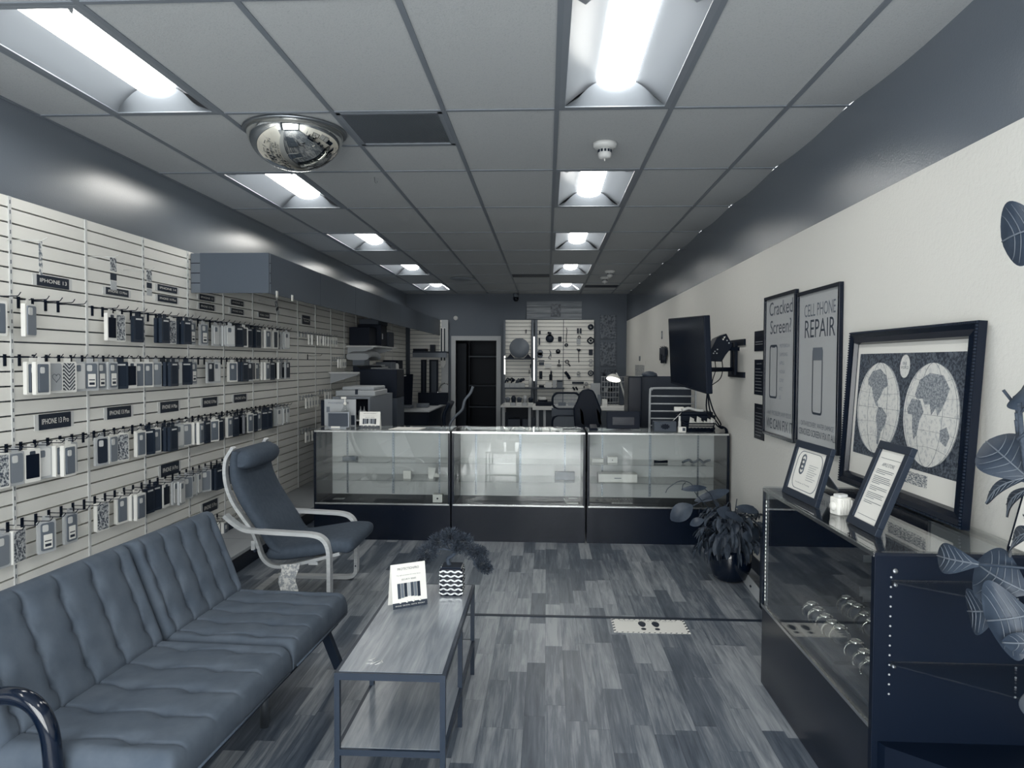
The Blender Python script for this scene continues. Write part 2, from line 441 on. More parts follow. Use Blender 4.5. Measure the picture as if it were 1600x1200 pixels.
# recessed troffers
def make_troffer():
    t = thing('ceiling_troffer', '', 'ceiling light', (0, 0, 0))
    w, l = .5846, 1.192
    m = MB()                                        # flat door frame
    for a, b, c, d in ((-w/2, -w/2+.03, -l/2, l/2), (w/2-.03, w/2, -l/2, l/2), (-w/2+.03, w/2-.03, -l/2, -l/2+.022), (-w/2+.03, w/2-.03, l/2-.022, l/2)):
        m.box(a, b, c, d, -.002, .008)
    m.build('door_frame', M_GRIDL, t)
    n = 10; a0, b0 = w/2-.03, l/2-.022              # curved white reflector
    for s_ in (-1, 1):
        R = []
        for y, dz in ((-b0, 0), (b0, 0)):
            R.append([(s_*(a0 - (a0-.085)*q/n), y, .004+.10*math.sin(PI/2*q/n)) for q in range(n+1)])
        MB().rings(R, closed=False, cap=False).build('side_reflector', M_REFL, t)
    for s_ in (-1, 1):
        prof = [(x, .004+.10*math.sin(PI/2*(1-abs(x)-.0)/1) if 0 else .004+.10*math.sin(PI/2*min(1, max(0, (a0-abs(x))/(a0-.085))))) for x in [a0*(2*q/20-1) for q in range(21)]]
        vs = [(x, s_*b0, .004) for x, z in prof] + [(x*.80, s_*(b0-.075), max(.01, z)) for x, z in prof]
        MB().add(vs, [(q, q+1, q+22, q+21) for q in range(20)], True).build('end_reflector', M_REFL, t)
    MB().box(-a0, a0, -b0, b0, .106, .11).build('housing', M_REFL, t)
    R = []                                          # half-round glowing lens
    for y, k in ((-b0+.055, .5), (-b0+.075, 1), (b0-.075, 1), (b0-.055, .5)):
        R.append([(.100*math.cos(PI*q/12)*(k*.3+.7), y, .104-.045*math.sin(PI*q/12)*k) for q in range(13)])
    MB().rings(R, closed=False, cap=False).build('lens', M_LENS, t)
    return t
M_GRIDL = mat('troffer_door_frame', .52, .45)
tr = make_troffer()
side = {0: 'left', 4: 'right'}
nm = {-2: 'behind the camera', 0: 'nearest the camera', 2: 'second from the camera', 4: 'third from the camera', 6: 'fourth from the camera', 8: 'farthest from the camera'}
for i, (c, k) in enumerate(LIGHTS):
    x = (GX[c]+GX[c+1])/2; y = 2.689+1.2192*(k+.5)
    dup(tr, (x, y, ZC), None, 'lit recessed ceiling light in the %s row, %s' % (side[c], nm[k]), 'recessed ceiling lights', first=(i == 0))

# return air grille beside the dome mirror
gx0, gx1 = GX[2]+.012, GX[3]-.012; gy0, gy1 = 2.689+1.2192+.012, 2.689+1.2192+.598
g = thing('air_return_grille', 'large dusty square air return grille beside the dome mirror', 'vent', ((gx0+gx1)/2, (gy0+gy1)/2, ZC))
m = MB(); m.box(gx0, gx1, gy0, gy0+.025, ZC-.003, ZC+.006).box(gx0, gx1, gy1-.025, gy1, ZC-.003, ZC+.006).box(gx0, gx0+.025, gy0, gy1, ZC-.003, ZC+.006).box(gx1-.025, gx1, gy0, gy1, ZC-.003, ZC+.006)
m.build('grille_frame', M_GRIDL, g)
m = MB()
for i in range(60):
    x = gx0+.025+(gx1-gx0-.05)*(i+.5)/60; m.box(x-.0012, x+.0012, gy0+.025, gy1-.025, ZC+.001, ZC+.012)
m.build('louvres', M_GRIDL, g)
MB().box(gx0+.02, gx1-.02, gy0+.02, gy1-.02, ZC+.012, ZC+.016).build('dusty_filter', speckle('dusty_filter_cloth', .46, .62, 5), g)
for (u, v, w, l, la) in ((828, 431, .58, .30, 'dark slot vent in the middle of the far ceiling'), (935, 447.5, .58, .30, 'dark slot vent in the far ceiling beside the last right light')):
    p = at(u, v, z=ZC)
    x0 = max([q for q in GX if q < p.x]); t = thing('slot_vent', la, 'vent', (x0+.305, p.y, ZC), 'slot vents in the far ceiling')
    m = MB()
    for q in range(5): m.box(x0+.02, x0+.59, p.y-.16+q*.07, p.y-.11+q*.07, ZC-.004, ZC+.002)
    m.build('blade', M_DARK, t); MB().box(x0+.0125, x0+.597, p.y-.18, p.y+.2, ZC, ZC+.003).build('back_plate', M_NAVYM, t)
p = at(722, 435, z=ZC)
solo('round_diffuser', MB().lathe([(.20, ZC), (.20, ZC-.01), (.14, ZC-.03), (.05, ZC-.035), (.0, ZC-.035)][::-1], 28, (p.x, p.y, 0)), M_GRIDL, 'round ceiling air diffuser above the doorway side of the far ceiling', 'vent')

# smoke detectors
def detector(u, v, label):
    p = at(u, v, z=ZC); t = thing('smoke_detector', label, 'smoke detector', (p.x, p.y, ZC), 'ceiling smoke detectors')
    MB().lathe([(.0, ZC), (.075, ZC), (.072, ZC-.022), (.05, ZC-.036), (.0, ZC-.036)], 28, (p.x, p.y, 0)).build('base', M_OFFW, t)
    MB().lathe([(.0, ZC-.034), (.04, ZC-.036), (.041, ZC-.075), (.036, ZC-.088), (.012, ZC-.094), (.0, ZC-.094)], 24, (p.x, p.y, 0)).build('sensor_head', M_OFFW, t)
    m = MB()
    for q in range(12):
        a = 2*PI*q/12; m.cbox((0, 0, 0), (.004, .013, .016), M=Matrix.Translation((p.x+.041*math.cos(a), p.y+.041*math.sin(a), ZC-.05)) @ Matrix.Rotation(a, 4, 'Z'))
    m.build('sensor_slots', M_DARK, t)
    MB().lathe([(.0, ZC-.092), (.004, ZC-.094), (.003, ZC-.108), (.0, ZC-.109)], 10, (p.x, p.y, 0)).build('indicator', M_WHITE, t)
detector(945, 224, 'white smoke detector hanging between the two nearest right lights')
detector(953, 423, 'white smoke detector, nearer of the pair in the far ceiling')
detector(945, 433, 'white smoke detector, farther of the pair in the far ceiling')

# convex dome mirror
DC = Vector((-1.487, 4.215, ZC))
t = thing('dome_mirror', 'chrome convex dome security mirror hanging from the ceiling', 'mirror', tuple(DC))
prof = [(.275*math.cos(a), ZC-.012-.215*math.sin(a)) for a in [PI/2*i/20 for i in range(21)]]
MB().lathe(prof, 64, (DC.x, DC.y, 0), cap=False).build('mirror_dome', mat('mirror_coating', .93, .015, metal=1.), t)
MB().lathe([(.0, ZC), (.295, ZC), (.298, ZC-.010), (.290, ZC-.018), (.272, ZC-.014), (.27, ZC-.004), (.0, ZC-.004)], 64, (DC.x, DC.y, 0), cap=False).build('rim', M_ALUD, t)
p = at(585, 277, z=ZC)
solo('wire_clip', MB().tube([(p.x, p.y, ZC), (p.x+.005, p.y, ZC-.04), (p.x+.02, p.y, ZC-.05), (p.x+.02, p.y, ZC-.03)], .0018, 6), M_ALUD, 'thin wire clip hanging from the ceiling grid beyond the dome mirror', 'clip')

# back wall bits
t = thing('security_camera', 'small dark dome security camera under the far ceiling edge', 'security camera', (at(806, 467, y=14.25).x, 14.25, ZC))
p = at(806, 467, y=14.25)
MB().lathe([(0, ZC), (.05, ZC), (.045, p.z+.03), (0, p.z+.03)], 16, (p.x, p.y, 0)).build('mount', M_MID, t)
MB().lathe([(.0, p.z-.055), (.035, p.z-.045), (.055, p.z-.01), (.055, p.z+.03), (0, p.z+.03)], 20, (p.x, p.y, 0)).build('lens_dome', M_BLACKG, t)
p = at(712, 497, y=14.39)
solo('round_chime', MB().lathe([(0, YB), (.045, YB), (.045, YB-.02), (.03, YB-.03), (0, YB-.03)], 20, (p.x, 0, p.z), 'y'), M_OFFW, 'small round white chime on the back wall above the doorway', 'chime')
struct('baseboard_right', MB().box(XR-.012, XR, YF, YB, 0, .10), M_DARK)
struct('trim_floor_seam', MB().box(-.8, XR-.012, 4.362, 4.392, 0, .004), M_DARK)

# ============================================================ SLATWALL, left side
SY = [3.575+.6085*i for i in range(-4, 18)]; SX0, SX = -2.815, -2.75
SLZ0, SLZ1, PITCHZ = .152, 2.395, .0762
def slat_mesh(a, b, z0, z1, M=None, first=.058):
    """slats over a recessed backing, built in x=out, y=along, z"""
    m = MB(M); m.mat(1).box(0, .030, a, b, z0, z1); m.mat(0)
    top = z1; z = z1-first
    lo = z
    while True:
        lo = max(z, z0)
        m.box(.03, .065, a, b, lo+.0045, top-.0045 if top < z1 else top)
        if z <= z0: break
        top = z; z -= PITCHZ
    return m
names = {}
PN = ['nearest the camera'] + [None]*20
for i in range(len(SY)-1):
    a, b = SY[i]+.004, SY[i+1]-.004
    k = i-3                                         # panel 0 is the one cut by the frame's left edge
    if b > 14.3: b = 14.3
    if a > 14.2: break
    if k < 0:
        m = slat_mesh(a, b, SLZ0, SLZ1, Matrix.Translation((SX0, 0, 0))); struct('wall_left_slats', m, [M_SLAT, M_GROOVE]); continue
    if k == 0: lab = 'white slatwall panel cut off by the left edge of the photo'
    elif k < 16: lab = 'white grooved slatwall panel, %s full panel from the left' % ORD[k-1]
    else: lab = 'white grooved slatwall panel in the far left corner' + (' against the back wall' if k > 16 else ', next to last')
    t = thing('slatwall_section', lab, 'slatwall panel', (SX0, (a+b)/2, SLZ0), 'slatwall panels along the left wall')
    z1 = SLZ1
    m = slat_mesh(a, b, SLZ0, z1, Matrix.Translation((SX0, 0, 0)))
    m.build('slats', [M_SLAT, M_GROOVE], t)
    if a < 12.6:
        m = MB().box(SX+.0003, SX+.005, b-.006, b+.014, SLZ0, z1)
        if k in (0, 2, 3):
            m.mat(1)
            zz = SLZ0+.02
            while zz < z1-.03: m.box(SX+.0045, SX+.0054, b+.001, b+.007, zz, zz+.02); zz += .0508
        m.build('joint_strip', [M_OFFW, M_MIDD], t)
# platform under the slatwall
t = thing('display_platform', 'long low grey-topped platform along the foot of the slatwall', 'platform', (-2.5, 6, 0))
MB().box(XL+.002, -2.25, YF, 8.6, .125, .15).build('top', M_LGREY, t, bevel=.002)
MB().box(XL+.002, -2.27, YF, 8.6, 0, .125).build('kick_face', M_NAVY, t)
m = MB()
for y in (3.1, 5.55, 8.0): m.box(XL+.1, -2.249, y, y+.002, .1495, .1505)
m.build('seam', M_MIDD, t)

# canopy (light box) over the slatwall
cx, c0, c1, cz0, cz1 = -2.132, 5.439, 14.30, 2.08, 2.386
t = thing('boxed_canopy', 'long slate grey boxed canopy jutting out over the slatwall', 'canopy', (-2.45, 9, cz0))
MB().box(SX+.08, cx, c0, c0+.02, cz0, cz1).build('end_board', mat('slate_canopy_board', .34, .4, spec=.3), t)
m = MB(); ys_ = [c0+.03, 6.7, 7.95, 9.2, 10.45, 11.7, 12.95, c1]
for a, b in zip(ys_, ys_[1:]):
    MB().box(cx-.02, cx, a+.003, b-.003, cz0, cz1).build('front_board', mat('slate_canopy_board'), t)
m = MB(); m.mat(1)
for x0, x1, y0, y1 in ((SX+.007, SX+.08, c0+.003, c0+.02), (cx-.018, cx+.004, c0+.02, c0+.032)):
    m.mat(0).box(x0, x1, y0, y1, cz0+.002, cz1-.002); m.mat(1)
    for q in range(3): m.box(x0-.001, x1+.001, y0-.001, y1+.001, cz0+.074+q*.076, cz0+.080+q*.076)
m.build('corner_slat', [M_MID, M_NAVYM], t)
MB().box(SX+.007, cx-.02, c0+.02, c1, cz1-.012, cz1).build('top_board', mat('slate_canopy_board'), t)

# ------------------------------------------------------------ signs on the slatwall
def shelf_sign(u0, v0, u1, v1, body, label, lw=None):
    """corners in the photo projected on the slatwall face"""
    a = at(u0, v0, x=SX+.006); b = at(u1, v1, x=SX+.006)
    z = (a.z+b.z)/2; w = b.y-a.y; h = abs(a.z-b.z)
    h = max(.045, min(h, .09)) if '\n' not in body else h
    M = on_left((a.y+b.y)/2, z, SX+.004)
    t = thing('shelf_sign', label, 'sign', (SX, (a.y+b.y)/2, z-h/2), 'black name signs on the slatwall')
    MB(M).box(-w/2-.03, w/2+.03, -h/2, h/2, -.004, -.001).build('clear_holder', M_OFFW, t)
    MB(M).box(-w/2, w/2, -h/2, h/2, -.001, .002).build('sign_plate', mat('black_sign_card', .08, .5), t)
    MB(M).text(body, h*.50 if '\n' not in body else h*.26, Matrix.Translation((0, 0, .0026)), width=w*.84).build('lettering', M_TXTW, t)
for a in [
 (58, 428, 108, 453, 'IPHONE 13', 'black name sign above the top peg row, leftmost on the wall'),
 (166, 450, 201, 463, 'IPHONE 13 Mini', 'black name sign above the top peg row, second full panel'),
 (247, 444, 277, 459, 'IPHONE 14', 'black name sign above the top peg row, upper one on the third panel'),
 (247, 460, 277, 475, 'IPHONE 14 Plus', 'black name sign above the top peg row, lower one on the third panel'),
 (312, 460.5, 335, 471, 'IPHONE 15', 'black name sign tucked right under the canopy, fourth panel'),
 (312, 473, 335, 486, 'IPHONE 15 Plus', 'black name sign below another under the canopy, fourth panel'),
 (361.5, 468, 380.5, 479, 'IPHONE 16', 'black name sign under the canopy, upper one on the fifth panel'),
 (361.5, 481, 380.5, 492.5, 'IPHONE 16 Plus', 'black name sign under the canopy, lower one on the fifth panel'),
 (405, 487.5, 421, 498, 'PIXEL CASE', 'black name sign under the canopy beside the dangling tag'),
 (61, 648, 111, 666, 'IPHONE 13 Pro', 'black name sign below the second peg row, leftmost'),
 (168, 637, 205, 651, 'IPHONE 13 Max', 'black name sign below the second peg row, second full panel'),
 (251, 628.5, 279, 642, 'IPHONE 14 Max', 'black name sign below the second peg row, third full panel'),
 (317, 622, 339.5, 634, 'IPHONE 15 Max', 'black name sign below the second peg row, fourth full panel'),
 (366, 617, 385, 627, 'IPHONE 16 Pro', 'black name sign below the second peg row, fifth full panel'),
 (252, 725, 280, 740, 'IPHONE 14 Pro', 'black name sign below the third peg row, above the sofa'),
 (317, 784, 340, 798, 'IPHONE 15 Pro', 'black name sign low on the wall behind the armchair'),
]: shelf_sign(*a)
shelf_sign(472.5, 492, 484.5, 508, 'Samsung\nGalaxy', 'squarish black name sign on the far panels under the canopy')

# ============================================================ PEG HOOKS AND PACKS
def hook_proto(L, dark=True):
    t = thing('peg_hook', '', 'peg hook', (0, 0, 0)); mm = M_NAVYM if dark else M_ALUD
    MB().box(-.002, .006, -.0085, .0085, -.045, .016).build('back_plate', mm, t)
    MB().tube([(.004, 0, 0), (L*.5, 0, 0), (L-.02, 0, .001), (L-.012, 0, .004), (L, 0, .020)], .0024, 6).build('rod', mm, t)
    return t
HK = hook_proto(.17); HKS = hook_proto(.10, False)
HK_used = [0, 0]
def outline_panel(m, w, h, r, z0, z1, x0, x1):
    """rounded slab facing +x between heights z0 and z1"""
    o = rrect(w, z1-z0, r, 4, 0, (z0+z1)/2)
    R = [[(x0, a, b) for a, b in o], [(x1, a, b) for a, b in o]]
    return m.rings(R, smooth=False)
def pack_proto(kind):
    """origin at the hang hole; faces +x; every pack is card or box + window/case + tab"""
    t = thing('phone_case_pack', '', 'phone case', (0, 0, 0))
    w, h, th = .102, .190, .022
    body = {'w': M_PACKW, 'g': M_PLAST, 'd': M_PACKD, 'b': M_PACKW, 'z': M_PACKW, 'p': M_PLAST, 's': M_PACKW, 'c': M_PLAST, 'h': M_PACKW, 'm': M_PACKW, 'k': M_PACKW, 'o': M_PLAST, 'n': M_PACKW}[kind]
    if kind in 'gpco': th = .016
    m = MB(); outline_panel(m, w, h, .008, -h, -.018, -th/2, th/2); m.build('pack_body', body, t)
    m = MB(); outline_panel(m, .045, .04, .008, -.022, .010, -.0008, .0008); m.build('hang_tab', M_PLAST if kind in 'gpco' else body, t)
    x = th/2
    def case(wd, ht, cz, mt, name='phone_case', cam_=True, tk=.006):
        m = MB(); outline_panel(m, wd, ht, .011, cz-ht/2, cz+ht/2, x, x+tk); o = m.build(name, mt, t)
        if cam_:
            m = MB(); outline_panel(m, wd*.45, wd*.5, .008, cz+ht/2-wd*.62, cz+ht/2-wd*.12, x+tk, x+tk+.0025); 
            for v in range(len(m.v)): m.v[v].y -= wd*.2
            m.build('camera_ring', M_OFFW if mt is not M_OFFW else M_MID, o)
    if kind == 'g': case(.074, .148, -.102, mat('grey_case', .50, .5))
    if kind == 'n': case(.078, .152, -.104, mat('fog_grey_case', .5, .5))
    if kind == 'w':
        m = MB(); outline_panel(m, .080, .15, .006, -.178, -.030, x, x+.001); m.build('window', M_MID, t); case(.066, .135, -.105, mat('dusk_grey_case', .40, .5))
    if kind == 'd':
        m = MB(); outline_panel(m, .07, .13, .006, -.172, -.045, x, x+.001); m.build('printed_panel', M_DARK, t)
        m = MB(); m.box(x+.001, x+.002, -.03, .03, -.042, -.032); m.build('printed_line', M_OFFW, t)
    if kind == 'b':
        m = MB(); outline_panel(m, .084, .125, .004, -.170, -.045, x, x+.0015); m.build('dark_window', M_NAVYM, t)
        m = MB(); outline_panel(m, .036, .026, .006, -.052, -.028, x, x+.001); m.build('badge', M_MIDD, t)
    if kind == 'z':
        m = MB(); outline_panel(m, .076, .152, .008, -.178, -.026, x, x+.004); m.build('zigzag_case', M_ZIG, t)
    if kind == 'p':
        case(.074, .148, -.102, M_MID)
        m = MB(); outline_panel(m, .05, .07, .003, -.165, -.09, x+.006, x+.0075); m.build('price_label', M_WHITE, t)
        m = MB(); m.box(x+.0075, x+.008, -.018, .018, -.155, -.140).box(x+.0075, x+.008, -.02, .02, -.128, -.122); m.build('printed_price', M_INK, t)
    if kind == 's': m = MB(); outline_panel(m, .088, .16, .004, -.182, -.024, x, x+.001); m.build('busy_print', M_PRINTB, t)
    if kind == 'c': case(.074, .148, -.102, M_OFFW)
    if kind == 'o': case(.074, .148, -.102, mat('navy_case', .10, .5))
    if kind == 'h':
        case(.076, .15, -.102, M_LGREY, cam_=False)
        m = MB(); R = []
        for q in range(24):
            a = 2*PI*q/24; R.append((x+.0068, .024*math.sin(a)**3*1.1, -.105+.0016*(13*math.cos(a)-5*math.cos(2*a)-2*math.cos(3*a)-math.cos(4*a))))
        m.tube(R+[R[0]], .0012, 4); m.build('heart_line', M_INK, t)
    if kind == 'm': case(.05, .10, -.12, M_DARK, 'wireless_case')
    if kind == 'k':
        m = MB(); outline_panel(m, .06, .15, .006, -.178, -.028, x, x+.002); m.build('dark_band', M_PACKD, t)
    return t
DESC = {'w': 'white boxed grey case', 'g': 'clear blister grey case', 'd': 'dark boxed case', 'b': 'white box dark window', 'z': 'zigzag patterned case',
        'p': 'price tagged pack', 's': 'busy printed pack', 'c': 'clear pack pale case', 'h': 'heart patterned case', 'm': 'small case white box',
        'k': 'white box dark band', 'o': 'clear pack navy case', 'n': 'white boxed fog-grey case'}
PK = {}; first_pack = {}
def put(proto, used, k, loc, rz, label, group):
    r = dup(proto, loc, (0, 0, rz), label, group, first=not used.get(k)); used[k] = 1; return r
HU = {}
ROWS = [('top', 1.872), ('second', 1.572), ('third', 1.115), ('fourth', .715), ('lowest', .262)]
# one string per panel; a space: no hook, a dot: bare hook, a letter: what hangs, capital: a second pack behind it
PLAN = {
 0: ['    w ', '     .', '   csg', '    gs', ''],
 1: ['n...  ', 'Wzhzcp', 'bcWg..', '.p.p..', ''],
 2: ['.bs.d.', 'ppdbww', 'ons.wd', 's.wW.d', '   .. '],
 3: ['DwsDwp', 'gDocdp', 'wDccnW', 'dbCcgc', '    ..'],
 4: ['.p.cC.', '..oc..', 'DWDkWD', 'cgDDWk', '..sWD '],
 5: ['DKDwDb', 'wDOwkw', 'kDWDWD', 'KDW...', ''],
 6: ['WgK.cC', 'WDwKgO', 'DdkCCC', '', ''],
}
UP = {'D': 'd', 'K': 'k', 'W': 'w', 'S': 's', 'H': 'h', 'O': 'o', 'P': 'p', 'C': 'c', 'G': 'g', 'N': 'n', 'B': 'b'}
panel_word = {0: 'edge-cut'}
for k, rows in PLAN.items():
    a, b = SY[k+3], SY[k+4]
    pw = 'on edge-cut panel' if k == 0 else 'on %s full panel' % ORD[k-1]
    for (rn, z), s in zip(ROWS, rows):
        n = len(s); cnt = 0; hk = 0
        for i, ch in enumerate(s):
            if ch == ' ': continue
            y = a+(b-a)*(i+.5)/n
            hk += 1
            dy = random.uniform(-.004, .004)
            put(HK, HU, 'k', (SX, y, z), 0, 'black peg hook, %s along %s row %s' % (ORD[hk-1], rn, pw), 'black peg hooks on the slatwall')
            if ch == '.': continue
            cnt += 1
            for q in range(3 if ch.isupper() and k > 0 else (2 if ch.isupper() else 1)):
                kk = UP.get(ch, ch) if ch.isupper() else ch
                if q == 2: 
                    if random.random() < .5: continue
                if kk not in PK: PK[kk] = pack_proto(kk)
                xx = SX+(.115 if ch.isupper() and k > 0 else .05)-q*.034+random.uniform(-.008, .008)
                rz = random.gauss(-.10, .13) if q == 0 else random.gauss(-.05, .05)
                lab = '%s %s in %s row %s%s' % (DESC[kk], ORD[cnt-1], rn, pw, ('', ', behind one', ', hindmost')[q])
                put(PK[kk], first_pack, kk, (xx, y+dy, z-.004), rz, lab, 'phone case packs on the slatwall')
# small white accessory packets on the far panels
def packet_proto():
    t = thing('accessory_packet', '', 'accessory', (0, 0, 0))
    MB().box(-.008, .008, -.030, .030, -.125, -.012).build('pack_body', M_PACKW, t)
    m = MB(); m.box(.008, .0095, -.020, .020, -.10, -.05); m.build('printed_window', M_LGREY, t)
    return t
PP = packet_proto(); PU = {}
for (k, z, cols, word) in ((8, 1.872, '.vv.vv', 'upper'), (9, 1.872, 'vvvvvv', 'upper'), (10, 1.60, 'vvvv  ', 'middle'), (9, 1.20, ' vvv  ', 'lower'),
                           (8, 1.16, 'vvvvv ', 'knee-high'), (8, .78, 'vvvv  ', 'bottom')):
    a, b = SY[k+3], SY[k+4]; c = 0; h = 0
    for i, ch in enumerate(cols):
        if ch == ' ': continue
        y = a+(b-a)*(i+.5)/6; h += 1
        put(HKS, HU, 's', (SX, y, z), 0, 'thin wire peg hook, %s of the %s row on the %s full panel' % (ORD[h-1], word, ORD[k-1]), 'thin wire hooks on the far slatwall')
        if ch == 'v':
            c += 1
            put(PP, PU, 'v', (SX+.08, y, z-.003), random.gauss(0, .12), 'small white accessory packet, %s in the %s row, %s full panel' % (ORD[c-1], word, ORD[k-1]), 'small white packets on the far slatwall')
t = dup(HK, (SX, SY[11]+.32, 1.62), None, 'lone black peg hook beneath the upper packets on a far panel')
# dangling clear hang tags / strips on long hooks near the top
def tag_strip(u, v, du, v1, label, busy=True, ang=0):
    a = at(u, v, x=SX+.16); b = at(u+du, v1, x=SX+.16)
    w = .06; h = a.z-b.z; t = thing('hang_tag', label, 'hang tag', tuple(a), 'dangling tags high on the slatwall')
    M = Matrix.Translation(a) @ Matrix.Rotation(ang, 4, 'X')
    if busy:
        MB(M).box(-.001, .001, -w/2, w/2, -h*.42, 0).build('printed_tag', M_PRINTB, t)
        MB(M).box(-.001, .001, -w/2, w/2, -h*.70, -h*.48).build('dark_tag', M_PACKD, t)
        MB(M).box(-.001, .001, -w/2, w/2, -h, -h*.72).build('clear_tag', M_PLAST, t)
    else:
        MB(M).box(-.001, .001, -.012, .012, -h, 0).build('printed_strip', speckle('strip_print', .4, .85, 40), t)
    MB().tube([(SX, a.y-.02, a.z+.004), (a.x+.01, a.y, a.z+.004), (a.x+.03, a.y+.01, a.z+.02)], .0022, 6).build('wire_hook', M_OFFW, t)
tag_strip(63, 377, 2, 430, 'thin strip of clip tags dangling above the leftmost name sign', False)
tag_strip(177, 403, 0, 453, 'printed tag and clear sleeve dangling over the second name sign')
tag_strip(233, 423, 0, 462, 'crumpled printed tags dangling left of the stacked third panel signs')
tag_strip(431, 470, -6, 492, 'tilted tag dangling from the canopy edge', True, .45)
for u, v, la in ((433, 459, 'nearer of two tiny white clips on the canopy bottom edge'), (457, 465, 'farther of two tiny white clips on the canopy bottom edge')):
    p = at(u, v, x=cx+.004); solo('canopy_clip', MB().box(cx, cx+.006, p.y-.015, p.y+.015, cz0-.02, cz0+.03), M_WHITE, la, 'clip', 'white clips on the canopy')

# ============================================================ FUTON SOFA
SOFA = Matrix.Translation((-1.03, 2.86, 0)) @ Matrix.Rotation(-math.radians(3.2), 4, 'Z')   # local y runs along the sofa, x from front (0) back to -1
def cushion(Lx, Ly, T, cols, rows, amp=.020, rad=.045, along='x', M=None, nx=60, ny=170, edge_roll=1.):
    """tufted slab: x in 0..Lx, y in 0..Ly, top at z=T; creases run along x at each of `cols` lines"""
    def spaced(L, n, r):
        o = []
        for i in range(n+1):
            t = i/n; o.append(L*(.5-.5*math.cos(PI*t))*.35 + L*t*.65)
        return o
    X = spaced(Lx, nx, rad); Y = spaced(Ly, ny, rad)
    bx = [Lx*(j+.75)/(rows+.5) for j in range(rows)]; by = [Ly*(i+.5)/cols for i in range(cols)]
    vs = []
    for y in Y:
        for x in X:
            z = T
            for e in (x, Lx-x, y, Ly-y):
                if e < rad: z -= rad-math.sqrt(max(0, rad*rad-(rad-e)**2))
            d = 0
            for c_ in by:
                wob = .009*math.sin(x/Lx*2*PI*rows+(1.6 if rows == 3 else .4))
                q = (y-c_-wob)/.0065
                fade = min(1, max(0, (min(x, Lx-x)+.01)/.06))
                d += .42*amp*math.exp(-q*q)*fade+.16*amp*math.exp(-q*q/16)*fade
                for r_ in bx:
                    rr = math.hypot((x-r_)/.040, (y-c_)/.030)
                    d += amp*.62*math.exp(-rr*rr)
                    rr = math.hypot((x-r_)/.012, (y-c_)/.011)
                    d += amp*.5*math.exp(-rr*rr)
            pv = 0
            z -= d
            vs.append((x, y, z))
    n = len(X); fs = [(j*n+i, j*n+i+1, (j+1)*n+i+1, (j+1)*n+i) for j in range(len(Y)-1) for i in range(n-1)]
    edge = [i for i in range(n)] + [j*n+n-1 for j in range(1, len(Y))] + [(len(Y)-1)*n+i for i in range(n-2, -1, -1)] + [j*n for j in range(len(Y)-2, 0, -1)]
    o = len(vs); vs += [(vs[i][0], vs[i][1], .012) for i in edge]
    ins = [(min(max(vs[i][0], .012), Lx-.012), min(max(vs[i][1], .012), Ly-.012), 0) for i in edge]
    o2 = len(vs); vs += ins
    for a_ in range(len(edge)):
        b_ = (a_+1) % len(edge); fs.append((edge[b_], edge[a_], o+a_, o+b_)); fs.append((o+b_, o+a_, o2+a_, o2+b_))
    m = MB(M); m.add(vs, fs, True)
    m.f.append(tuple(range(o2, o2+len(edge)))[::-1]); m.m.append(0); m.sm.append(False)
    return m
sf = thing('futon_sofa', 'grey tufted suede futon sofa with split back along the slatwall', 'sofa', (0, 0, 0))
sf.location = SOFA.translation
D = .58
# local: sofa long axis y from -.84 (near) to .66 (far); seat x from 0 (front) to -D
secs = [(-.86, -.008), (.008, .675)]
for (a, b), nm_, cl in zip(secs, ('near', 'far'), (5, 5)):
    M = SOFA @ Matrix.Translation((-D, a, .285))
    cushion(D, b-a, .125, cl, 2, M=M).build('seat_cushion', M_FABRIC, sf)
    # back leans; local x of the slab runs up the back
    cl_, sl_ = math.cos(math.radians(22)), math.sin(math.radians(22))
    B = Matrix(((-sl_, 0, cl_, -.632), (0, -1, 0, b), (cl_, 0, sl_, .347), (0, 0, 0, 1)))
    cushion(.455, b-a, .115, cl, 3, M=SOFA @ B).build('back_cushion', M_FABRIC, sf)
    m = MB(SOFA)
    m.tube([(.002, a+.03, .300), (.002, b-.03, .300)], .005, 6); m.build('piping', M_CHAIRF, sf)
m = MB(SOFA); m.box(-D+.02, -.04, -.84, .65, .245, .287).box(-D-.05, -D+.03, -.80, .62, .27, .36); m.build('base_frame', M_NAVYM, sf)
for x, y, dx, dy, la in ((-.10, .60, .05, .10, 0), (-D+.06, .60, -.05, .10, 0), (-.10, -.80, .05, -.10, 0), (-D+.06, -.80, -.05, -.10, 0)):
    MB(SOFA).loft([(x, y, .25), (x+dx, y+dy, 0)], (1, 0, 0), .045, .03, False).build('leg', M_DARK, sf)
MB(SOFA).lathe([(.0, 0), (.018, 0), (.018, .26), (.0, .26)], 14, (-.17, .10, 0)).build('middle_leg', M_ALUD, sf)
MB(SOFA).lathe([(.0, 0), (.018, 0), (.018, .26), (.0, .26)], 14, (-.42, .10, 0)).build('middle_leg', M_ALUD, sf)
m = MB(SOFA); pts = smooth_path([(-.64, -.90, .50), (-.56, -.90, .565), (-.47, -.90, .585), (-.40, -.90, .565), (-.355, -.90, .50), (-.34, -.90, .40), (-.335, -.90, .26)], 6)
m.tube(pts, .026, 14); m.build('armrest', M_BLACKG, sf)

